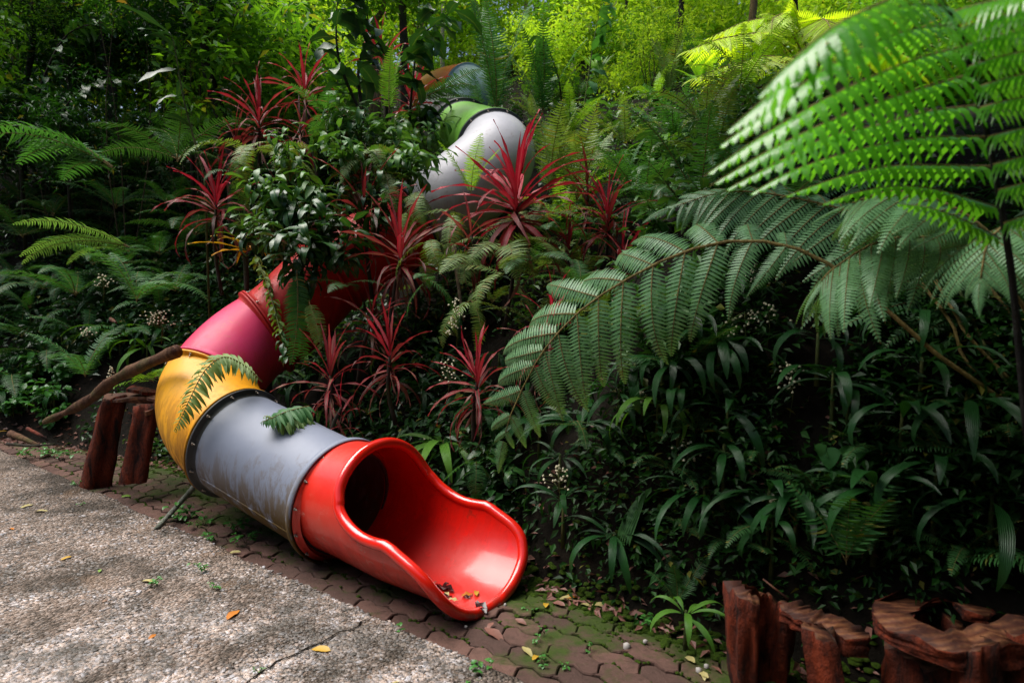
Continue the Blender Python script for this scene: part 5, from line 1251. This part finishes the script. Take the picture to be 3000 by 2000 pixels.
tfrond(tf, [hub, U(3100, 1000, 2.2), U(3060, 740, 2.0), U(2990, 650, 1.9), U(2900, 700, 1.8), U(2870, 830, 1.75)], .26, 'tfern', n=14, droop=(.7, 1.0), down=.5, start=.45)
for k, (az, ln) in enumerate([(.3, 1.3), (1.2, 1.4), (1.7, 1.3), (-.5, 1.2), (.8, 1.3), (2.2, 1.2)]):
    d = Vector((cos(az), sin(az), 0))
    tfrond(tf, [hub, hub + d * ln * .3 + Vector((0, 0, .45)), hub + d * ln * .65 + Vector((0, 0, .6)), hub + d * ln + Vector((0, 0, .4))], .42, 'tfern', n=16, droop=(.6, .9), down=.45, start=.25)
# bare stalks in the dark hollow
for (a, rm) in (([(2700, 830, 2.6), (2790, 950, 2.5), (2850, 1080, 2.45)], 'rachis'), ([(2790, 800, 2.6), (2870, 980, 2.5), (2950, 1120, 2.4)], 'gstem'), ([(2740, 820, 2.55), (2800, 920, 2.5), (2860, 1010, 2.45)], 'rachis')):
    mb = MB(); mb.tube(spline([U(*q) for q in a] + [hub], 12), [.006] * 12, 5); obj('dry_stalk', mb.mesh('dry_stalk', M[rm]), tf)

# near frond, out of focus, with its black stalk
nf = empty('tree_fern', U(2990, 1350, 1.55)); tag(nf, 'near out-of-focus bright green frond on a black stalk filling the upper right', 'tree fern')
C6 = lambda x, y, Y: U(2000 + x / 1.742, y / 1.742, Y)
RP = [C6(1760, 2250, 1.62), C6(1690, 1500, 1.6), C6(1650, 1200, 1.58), C6(1605, 930, 1.56), C6(1560, 700, 1.53), C6(1505, 490, 1.48), C6(1435, 230, 1.40), C6(1360, 70, 1.30), C6(1220, -110, 1.18), C6(1000, -260, 1.08)]
mb = MB(); mb.tube(spline(RP, 40), [.0085 - .00012 * i for i in range(40)], 8); fo = obj('frond', mb.mesh('frond', M['brach']), nf)
def near_pinna(pts, l, n=30, hang=.75, seed=0):
    l *= 1.22; n = int(n * .60)
    P = spline([C6(*p) for p in pts], n + 2); mb = MB(); mb.tube(P[::2], [.0022 * (1 - i / (n / 2 + 3)) + .0006 for i in range(len(P[::2]))], 5, m=1)
    seg = sum((P[i + 1] - P[i]).length for i in range(n + 1)) / (n + 1)
    for i in range(1, n + 1):
        T = (P[i + 1] - P[i - 1]).normalized(); Nn = (Vector((0, -.15, 1)) - T * Vector((0, -.15, 1)).dot(T)).normalized(); u = i / n
        ll = l * (1 - max(0, (u - .4) / .6) ** 1.6 * .85)
        for sg in (-1, 1): pinnule(mb, P[i], T, Nn, sg, ll * R.uniform(.9, 1.08), seg * .93, hang * R.uniform(1.5, 2.1), True, .18)
    obj('pinna', mb.mesh('pinna', [M['tnear'], M['rachis']], sm=False), fo)
near_pinna([(1250, -120, 1.15), (1050, 0, 1.05), (800, 120, 1.0), (560, 310, 1.0), (380, 500, 1.02)], .075, 34)
near_pinna([(1330, 30, 1.24), (1130, 30, 1.14), (900, 120, 1.07), (650, 300, 1.05), (400, 520, 1.08), (220, 680, 1.10)], .075, 38)
near_pinna([(1390, 130, 1.32), (1180, 150, 1.24), (950, 230, 1.17), (700, 370, 1.14), (430, 570, 1.14), (170, 760, 1.16)], .075, 40)
near_pinna([(1430, 240, 1.39), (1200, 300, 1.32), (950, 400, 1.26), (700, 520, 1.22), (380, 710, 1.22), (110, 900, 1.24)], .072, 42)
near_pinna([(1470, 380, 1.44), (1230, 450, 1.38), (980, 530, 1.34), (700, 640, 1.30), (420, 780, 1.29), (140, 950, 1.3)], .070, 42)
near_pinna([(1505, 540, 1.50), (1250, 570, 1.46), (1000, 640, 1.42), (740, 700, 1.39), (480, 830, 1.37), (200, 980, 1.38)], .068, 40)
near_pinna([(1540, 700, 1.53), (1270, 700, 1.50), (1030, 735, 1.47), (800, 790, 1.45), (540, 880, 1.44), (330, 1000, 1.45)], .064, 38)
near_pinna([(1570, 850, 1.56), (1300, 845, 1.54), (1050, 850, 1.52), (800, 905, 1.50), (500, 1010, 1.50)], .060, 36)
near_pinna([(1600, 1060, 1.57), (1480, 1020, 1.57), (1280, 965, 1.56), (1080, 950, 1.55), (880, 985, 1.54), (690, 1050, 1.54)], .050, 32)
near_pinna([(1625, 1220, 1.59), (1450, 1130, 1.6), (1260, 1060, 1.6), (1080, 1040, 1.6)], .048, 24)
for k, (y0, y1, y2) in enumerate([(60, -30, -100), (150, 40, -60), (230, 130, 30), (330, 240, 170), (440, 350, 290), (540, 470, 400), (690, 620, 570), (830, 760, 710), (960, 890, 840), (1130, 1030, 960)]):
    x0 = float(np.interp(y0, [70, 230, 490, 700, 930, 1200], [1360, 1435, 1505, 1560, 1605, 1650])); d = 1.33 + .025 * k
    near_pinna([(x0, y0 + 10, d), (x0 + 180, (y0 + y1) / 2, d - .06), (x0 + 400, y1, d - .12), (x0 + 650, y2, d - .18)], .066 - .001 * k, 30)

# yellow-green tree fern further up
hub2 = U(2400, 260, 6.4); t2 = empty('tree_fern', Vector((hub2.x, hub2.y, hz(hub2.x, hub2.y)))); tag(t2, 'sunlit yellow-green tree fern crown up the bank behind the near frond', 'tree fern')
mb = MB(); mb.tube([t2.location, hub2], [.09, .07], 9, jit=.2); obj('trunk', mb.mesh('trunk', M['dbark']), t2)
for pts in [[(2270, 110, 6.3), (2130, 110, 6.1), (2010, 150, 5.9)], [(2300, 70, 6.6), (2200, 60, 6.6), (2080, 110, 6.6)], [(2330, 60, 6.5), (2270, 50, 6.4), (2260, 90, 6.2)], [(2280, 170, 6.0), (2170, 180, 5.6), (2030, 230, 5.4)],
            [(2400, 80, 6.5), (2420, 60, 6.3), (2450, 120, 6.0)], [(2500, 150, 6.6), (2600, 150, 6.6), (2700, 220, 6.6)], [(2450, 110, 7.0), (2500, 80, 7.4), (2560, 100, 7.8)]]:
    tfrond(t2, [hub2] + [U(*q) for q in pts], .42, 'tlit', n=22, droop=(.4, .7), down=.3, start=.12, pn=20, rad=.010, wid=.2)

# ------------------------------------------------------------------ stumps, log, stick
def wall(mb, outl, inl, top, bot, m_side=0, m_top=1, seed=0, lev=9):
    """closed ring of bark between two outlines; top follows heights, cut face on top"""
    n = len(outl); rr = random.Random(seed); v = []; f = []; mi = []
    for l in range(lev + 1):
        u = l / lev
        for i in range(n):
            x, y, fl = outl[i]; k = 1 + fl * (1 - u) ** 1.6
            rg = 0.012 * noise.noise(Vector((i * .9, u * 2.2, seed))) + 0.006 * noise.noise(Vector((i * 2.9, u * 9, seed)))
            v.append((x * k + rg * x / max(.01, math.hypot(x, y)), y * k + rg * y / max(.01, math.hypot(x, y)), bot + (top[i] - bot) * u))
    for l in range(lev + 1):
        u = 1 - l / lev
        for i in range(n): x, y = inl[i]; v.append((x, y, bot + (top[i] - 0.006 - bot) * u))
    for l in range(2 * lev + 1):
        for i in range(n):
            a, b = l * n + i, l * n + (i + 1) % n; f.append((a, b, b + n, a + n)); mi.append(m_top if l == lev else m_side)
    s0 = len(mb.v); mb.v += v; mb.uv += [(.5, .5)] * len(v); mb.f += [tuple(q + s0 for q in g) for g in f]; mb.mi += mi
def post(root, foot, head, r0, r1, seed, mats=('rust', 'cut'), squash=.7, capt=.0):
    foot, head = Vector(foot), Vector(head); rr = random.Random(seed); n = 20; v = []; f = []; mi = []; lev = 14
    for l in range(lev + 1):
        u = l / lev; c = foot.lerp(head, u); r = r0 + (r1 - r0) * u ** .7
        for i in range(n):
            a = 2 * pi * i / n; k = r * (1 + .20 * sin(3 * a + seed + u * .6) + .10 * sin(5 * a + 2 * seed + u * 2) + .07 * sin(9 * a + seed - u * 1.5) + .12 * noise.noise(Vector((cos(a) * 2, sin(a) * 2, u * 5 + seed))))
            z = c.z + ((capt + .35) * cos(a - 1 + seed) * r + .02 * noise.noise(Vector((cos(a) * 3, sin(a) * 3, seed))) if l == lev else 0); v.append((c.x + cos(a) * k, c.y + sin(a) * k * squash, z))
    for l in range(lev):
        for i in range(n): a, b = l * n + i, l * n + (i + 1) % n; f.append((a, b, b + n, a + n)); mi.append(0)
    f.append(tuple(range(lev * n, lev * n + n))); mi.append(1)
    return obj('root_leg', new_mesh('root_leg', v, f, [M[mats[0]], M[mats[1]]], [(.5, .5)] * len(v), mi), root)
def slab(root, pts, Y0, thick, mat='cut', nrm_z=None, name='cut_top', depth=None):
    """irregular board-like cut face: outline in plan given as (x,y,z) points"""
    n = len(pts); c = sum((Vector(p) for p in pts), Vector()) / n
    v = [tuple(p) for p in pts] + [tuple(Vector(p) - Vector((0, 0, thick))) for p in pts]; f = [tuple(range(n)), tuple(range(2 * n - 1, n - 1, -1))] + [(i, i + n, (i + 1) % n + n, (i + 1) % n) for i in range(n)]
    return obj(name, new_mesh(name, v, f, [M[mat]], smooth_=False), root)
# left stump: two root legs under a ragged cut face
a0 = G(272, 1432, 0.0); sY = a0.y
s1 = empty('tree_stump', a0); tag(s1, 'sawn stump with two rusty root legs and a ragged top left of the yellow elbow', 'tree stump')
post(s1, G(275, 1425), U(333, 1168, sY + .10), .105, .085, 1)
post(s1, U(388, 1412, sY - .28), U(432, 1190, sY - .18), .085, .080, 2)
def ragged(cs, z, seed, sub=5, amp=.012):
    out_ = []; n = len(cs)
    for i in range(n):
        a, b = Vector(cs[i]), Vector(cs[(i + 1) % n])
        for k in range(sub):
            p = a.lerp(b, k / sub); p += Vector((noise.noise(p * 20), noise.noise(p * 20 + Vector((5, 0, 0))), .5 * noise.noise(p * 14))) * amp; out_.append(p)
    return out_
slab(s1, ragged([U(300, 1168, sY + .16), U(345, 1172, sY - .02), U(410, 1160, sY - .10), U(488, 1178, sY - .25), U(495, 1150, sY + .05), U(440, 1140, sY + .25), U(370, 1150, sY + .25), U(310, 1152, sY + .28)], 0, 1), sY, .02)
slab(s1, ragged([U(395, 1195, sY - .16), U(430, 1205, sY - .24), U(480, 1182, sY - .2), U(486, 1165, sY - .05), U(440, 1160, sY - .02), U(400, 1172, sY)], 0, 2), sY, .03)
slab(s1, ragged([U(365, 1138, sY + .1), U(420, 1146, sY), U(480, 1152, sY + .05), U(440, 1134, sY + .15), U(390, 1128, sY + .15)], 0, 3, 4, .02), sY, .025, 'rust', name='bark_shard')
# split stump lower right
b0 = U(2290, 1990, 2.05)
s2 = empty('tree_stump', Vector((b0.x, b0.y, 0))); tag(s2, 'hollow split stump with red-brown bark and slanting broken top at lower right', 'tree stump')
def curved_wall(root, path, th_, name, seed, base=-.05, mats=('rust', 'cut'), lean=.0, amp=.012):
    """path: list of plan points with top height (Vector); wall of thickness th_ standing under it"""
    P = spline(path, 36); v = []; f = []; mi = []; lev = 12; n = len(P)
    for i, p in enumerate(P):
        T = (P[min(i + 1, n - 1)] - P[max(i - 1, 0)]); T.z = 0; T.normalize(); S_ = Vector((T.y, -T.x, 0)); tk = th_ * (1 + .35 * noise.noise(Vector((i * .35, seed, 0)))) * (min(1, (min(i, n - 1 - i) + 1.2) / 3) ** .5)
        topz = p.z + amp * 1.4 * noise.noise(Vector((i * .5, seed, 3)))
        for l in range(lev + 1):
            u = l / lev; z = base + (topz - base) * u; fl = lean * (1 - u) ** 1.5
            rg = amp * (noise.noise(Vector((i * .45, u * 3, seed))) + .5 * noise.noise(Vector((i * 1.6, u * 8, seed))))
            q = p + S_ * (tk / 2 + rg + fl); v.append((q.x, q.y, z))
        for l in range(lev + 1):
            u = 1 - l / lev; z = base + (topz - base + .01) * u; rg = amp * noise.noise(Vector((i * .6, u * 4, seed + 5)))
            q = p - S_ * (tk / 2 + rg) + S_ * lean * .5 * (1 - u) ** 1.5; v.append((q.x, q.y, z))
    m_ = 2 * (lev + 1)
    for i in range(n - 1):
        for l in range(m_ - 1):
            a = i * m_ + l; f.append((a, a + m_, a + m_ + 1, a + 1)); mi.append(1 if l == lev else 0)
    f.append(tuple(range(m_))); mi.append(0); f.append(tuple(range((n - 1) * m_ + m_ - 1, (n - 1) * m_ - 1, -1))); mi.append(0)
    return obj(name, new_mesh(name, v, f, [M[mats[0]], M[mats[1]]], [(.5, .5)] * len(v), mi), root)
Z = lambda px, py, Y: U(px, py, Y)
curved_wall(s2, [Z(2325, 1775, 2.40), Z(2285, 1765, 2.47), Z(2225, 1738, 2.48), Z(2170, 1715, 2.36), Z(2150, 1722, 2.22), Z(2175, 1740, 2.12), Z(2225, 1765, 2.10)], .05, 'bark_shell', 1, lean=-.05, amp=.022)
curved_wall(s2, [Z(2310, 1768, 2.40), Z(2355, 1800, 2.32), Z(2420, 1820, 2.26), Z(2480, 1845, 2.20), Z(2510, 1870, 2.12)], .10, 'bark_shell', 2, lean=.0, base=.27)
post(s2, (U(2470, 2000, 2.05).x, 2.03, -.05), U(2405, 1850, 2.14), .062, .05, 5, squash=.7)
mb = MB(); mb.tube([U(2235, 1695, 2.3), U(2310, 1755, 2.25)], [.003, .005], 5); obj('splinter', mb.mesh('splinter', M['cut']), s2)
b0 = U(2850, 1990, 1.95); s3 = empty('tree_stump', Vector((b0.x, b0.y, 0))); tag(s3, 'large hollow stump with curved tan cut rim in the bottom right corner', 'tree stump')
curved_wall(s3, [Z(2860, 1800, 2.15), Z(2840, 1775, 2.28), Z(2760, 1755, 2.38), Z(2680, 1768, 2.36), Z(2610, 1790, 2.22), Z(2620, 1815, 2.08), Z(2700, 1855, 1.98), Z(2800, 1880, 1.92), Z(2880, 1870, 1.92), Z(2960, 1850, 1.95), Z(3060, 1820, 2.0)], .105, 'bark_shell', 7, lean=.0, amp=.016, base=.37)
curved_wall(s3, [Vector((q_.x, q_.y + .02, .30)) for q_ in (Z(2860, 1800, 2.15), Z(2760, 1755, 2.36), Z(2640, 1790, 2.24), Z(2635, 1815, 2.12), Z(2710, 1855, 2.03), Z(2800, 1880, 1.97), Z(2880, 1870, 1.97), Z(2960, 1850, 2.0), Z(3060, 1820, 2.05))], .05, 'bark_body', 17, amp=.02)
post(s3, (U(2840, 2000, 1.9).x, 1.84, -.05), U(2850, 1885, 1.90), .05, .05, 8, squash=1)
post(s3, (U(3010, 2000, 1.9).x, 1.9, -.05), U(3000, 1850, 1.95), .06, .06, 9, squash=1)
# leaning log
P = spline([U(130, 1235, 4.9), U(200, 1205, 4.75), U(270, 1165, 4.6), U(330, 1115, 4.45), U(420, 1070, 4.3), U(518, 1028, 4.15)], 22)
lg = empty('fallen_log', P[0]); tag(lg, 'brown broken log leaning up from the herbs against the yellow elbow', 'log')
mb = MB(); mb.tube(P, [.018 + .018 * min(1, i / 8) + .006 * sin(i * 1.3) for i in range(22)], 12, jit=.22, seed=4); obj('log_bark', mb.mesh('log_bark', M['log']), lg)
T = (P[-1] - P[-2]).normalized(); mb = MB(); mb.tube([P[-1], P[-1] + T * .006], [.037, .034], 12, jit=.15); obj('cut_end', mb.mesh('cut_end', M['cut']), lg)
mb = MB(); mb.tube([P[9], P[9] + Vector((.06, -.02, .07))], [.012, .008], 6); obj('branch_stub', mb.mesh('branch_stub', M['cut']), lg)
P = spline([G(458, 1548, .035), G(520, 1480, .09), U(572, 1422, 4.25)], 10); sk_ = empty('grey_stick', P[0]); tag(sk_, 'grey weathered stick propped on the pavers under the yellow elbow', 'stick')
mb = MB(); mb.tube(P, [.014 + .004 * i / 10 for i in range(10)], 9, jit=.2); obj('stick_bark', mb.mesh('stick_bark', M['stick']), sk_)
for (pts, r_, mt, lb) in [([(30, 1270, 5.6), (70, 1285, 5.5), (115, 1305, 5.4)], .03, 'log', 'short dark red broken branch left of the leaning log'), ([(80, 1255, 5.3), (120, 1275, 5.2), (140, 1290, 5.2)], .015, 'rust', 'thin broken branch by the herbs'),
        ([(20, 1300, 5.2), (90, 1305, 5.1), (160, 1300, 5.0)], .012, 'dbark', 'thin dark twig at the far left foot of the bank'), ([(325, 935, 5.0), (340, 945, 4.9)], .016, 'cut', 'cut twig end in the ferns above the log'), ([(1330, 720, 4.6), (1345, 850, 4.4), (1360, 940, 4.3)], .016, 'stem', 'brown bare stem below the silver grey elbow')]:
    P = spline([U(*q) for q in pts], 8); o = empty('broken_branch', P[0]); tag(o, lb, 'branch')
    mb = MB(); mb.tube(P, [r_ * (1 - i / 14) for i in range(8)], 8, jit=.25); obj('branch_bark', mb.mesh('branch_bark', M[mt]), o)

# ------------------------------------------------------------------ fallen leaves, weeds, pebbles
def fallen(px, py, mat, L_, lab, z=SLZ + .006, az=None, asp=.5, droop=.5, el=.1, w=None, kind='ellip'):
    p = G(px, py, z) if w is None else w
    me = leaf(kind, mat, droop, .25, asp * .85, 6, .12, R.randint(0, 3), .15)
    o = obj('fallen_leaf', me, None, orient(p, az if az is not None else R.uniform(0, 6.3), el, L_, R.uniform(-.3, .3)) )
    tag(o, lab, 'leaf', 'fallen leaves')
for a in [(60, 1487, 'lp', .085, 'pale yellow leaf alone on the concrete at far left'), (100, 1497, 'lp', .08, 'flat pale leaf touching the one at far left'), (40, 1550, 'lo', .05, 'small orange leaf near the left edge of the concrete'),
          (210, 1628, 'ly', .06, 'yellow leaf on the concrete, upper middle left'), (290, 1675, 'lg', .04, 'small green leaf on the concrete'), (460, 1703, 'lp', .085, 'pale leaf on the dark mossy concrete'),
          (665, 1813, 'lo', .09, 'orange leaf lying on the light concrete'), (968, 1905, 'ly', .085, 'yellow leaf near the right end of the concrete'), (435, 1870, 'lo', .04, 'tiny orange fleck on the concrete'),
          (1175, 1995, 'lp', .05, 'pale leaf at the concrete tip by the bottom edge')]:
    fallen(*a, droop=.25)
for a in [(355, 1455, 'lg', .07, 'green leaf on the pavers by the left stump'), (705, 1615, 'lp', .07, 'pale leaf beside the weeds under the grey tube'), (665, 1608, 'lb', .05, 'curled brown leaf at the concrete edge'), (1420, 1838, 'lb', .12, 'pinkish brown leaf at the slide lip'),
          (1445, 1822, 'lb', .06, 'small pink leaf behind the slide lip'), (1530, 1893, 'lp', .07, 'yellowish leaf on the pavers right of the slide lip'), (1560, 1932, 'ly', .055, 'yellow leaf on the pavers near the bottom edge'), (1598, 1778, 'ly', .065, 'mottled yellow leaf on mossy pavers'),
          (1640, 1753, 'lp', .085, 'pale leaf heap member at the bank foot'), (1655, 1773, 'lb', .08, 'brown leaf hanging below the pale heap'), (1690, 1748, 'lo', .08, 'orange leaf in the heap at the bank foot'), (1700, 1768, 'lp', .06, 'white folded leaf in the heap'),
          (1735, 1770, 'lp', .08, 'tan leaf right of the heap'), (2035, 1940, 'lp', .07, 'pale torn leaf at lower right moss'), (2060, 1965, 'lp', .05, 'white scrap leaf beside the split stump'), (2085, 1950, 'lb', .05, 'brown leaf beside the split stump'), (2075, 1985, 'lp', .06, 'pale leaf at the bottom edge by the split stump'), (1510, 1812, 'lb', .06, 'brown leaf on the mossy paver right of the lip')]:
    fallen(*a, z=.010)
fallen(20, 1262, 'ly', .10, 'yellow leaf on the dark litter at far left', w=U(20, 1262, 5.4))
fallen(1045, 18, 'ly', .10, 'yellow leaf caught in the branches at the top', w=U(372, 12, 6))
# litter inside the slide mouth
def infloor(a, ang): 
    return epoint(a, ang, -.017)
for k, (a, an, mt, L_, lb) in enumerate([(.80, 178, 'ld', .15, 'largest wet black leaf in the slide mouth'), (.84, 168, 'ld', .12, 'second wet black leaf in the slide mouth'), (.72, 187, 'ld', .08, 'black curled leaf nearest the front rim in the slide mouth'), (.78, 172, 'lp', .06, 'pale leaf on the black litter in the slide mouth'),
        (.86, 160, 'lp', .055, 'pale pointed leaf right of the litter in the slide mouth'), (.86, 176, 'lo', .07, 'orange brown leaf below the black litter'), (.91, 184, 'ly', .07, 'yellow leaf lowest in the slide mouth'), (.90, 178, 'ld', .06, 'small dark leaf beside the yellow one in the mouth'),
        (.88, 154, 'ld', .025, 'dark speck leaf on the right of the slide mouth'), (.66, 184, 'lb', .03, 'tiny brown leaf highest in the slide mouth'), (.95, 176, 'ld', .12, 'wet dark sliver along the lip of the slide mouth')]):
    p = infloor(a, an); o = obj('fallen_leaf', leaf('ellip', mt, .4, .25, .42, 6, .5, k % 4, .4), None, orient(p + Vector((0, 0, .006)), 2.4 + k * .9, .12, L_ * .85, 0)); tag(o, lb, 'leaf', 'leaves in the slide mouth')
for (a, b, n, sc, zz) in [(75, 1345, 5, .10, 0), (130, 1335, 6, .10, 0), (190, 1345, 5, .10, 0), (225, 1430, 3, .06, 0), (520, 1520, 5, .09, 0), (560, 1515, 5, .1, 0), (600, 1540, 4, .09, 0), (630, 1580, 3, .07, 0), (690, 1560, 4, .09, 0), (720, 1590, 4, .08, 0), (600, 1670, 3, .06, SLZ), (440, 1720, 4, .05, SLZ), (1172, 1862, 3, .06, 0), (1420, 1985, 4, .07, 0),
                      (1590, 1945, 3, .05, 0), (1595, 1855, 2, .035, 0), (1560, 1885, 2, .04, 0), (1655, 1965, 2, .04, 0), (1730, 1905, 2, .035, 0), (1880, 1835, 3, .06, 0), (1554, 1790, 2, .035, 0), (240, 1480, 2, .03, SLZ), (760, 1975, 2, .03, SLZ), (630, 1720, 3, .04, SLZ)]:
    p = G(a, b, zz); o = empty('weed', p); tag(o, label('little green weed', a, b), 'weed', 'small weeds in the paving')
    for i in range(n):
        e = p + Vector((R.uniform(-1, 1), R.uniform(-1, 1), R.uniform(.3, 1))) * sc; mb = MB(); mb.tube([p, p.lerp(e, .5) + Vector((0, 0, sc * .2)), e], .0015, 3); obj('stem', mb.mesh('stem', M['gstem']), o)
        for k in range(4): put('leaf', leaf('ellip', 'herb', .6, .25, .6, 4, .3, k % 2), o, p.lerp(e, .5 + .17 * k), R.uniform(0, 6.3), R.uniform(-.2, .6), R.uniform(.35, .6) * sc)
for (a, b, r_) in [(1837, 1893, .018), (1890, 1878, .012), (2048, 1962, .014), (2070, 1950, .011), (1480, 1770, .008), (1365, 1835, .008)]:
    p = G(a, b, .006); mb = MB(); mb.add([tuple(p + Vector(c) * r_ * R.uniform(.8, 1.1)) for c in ico.tolist()], [tuple(c) for c in icf.tolist()])
    o = obj('pebble', mb.mesh('pebble', M['pebble'])); tag(o, label('pale pebble on the mossy pavers', a, b), 'pebble', 'pebbles on the pavers')
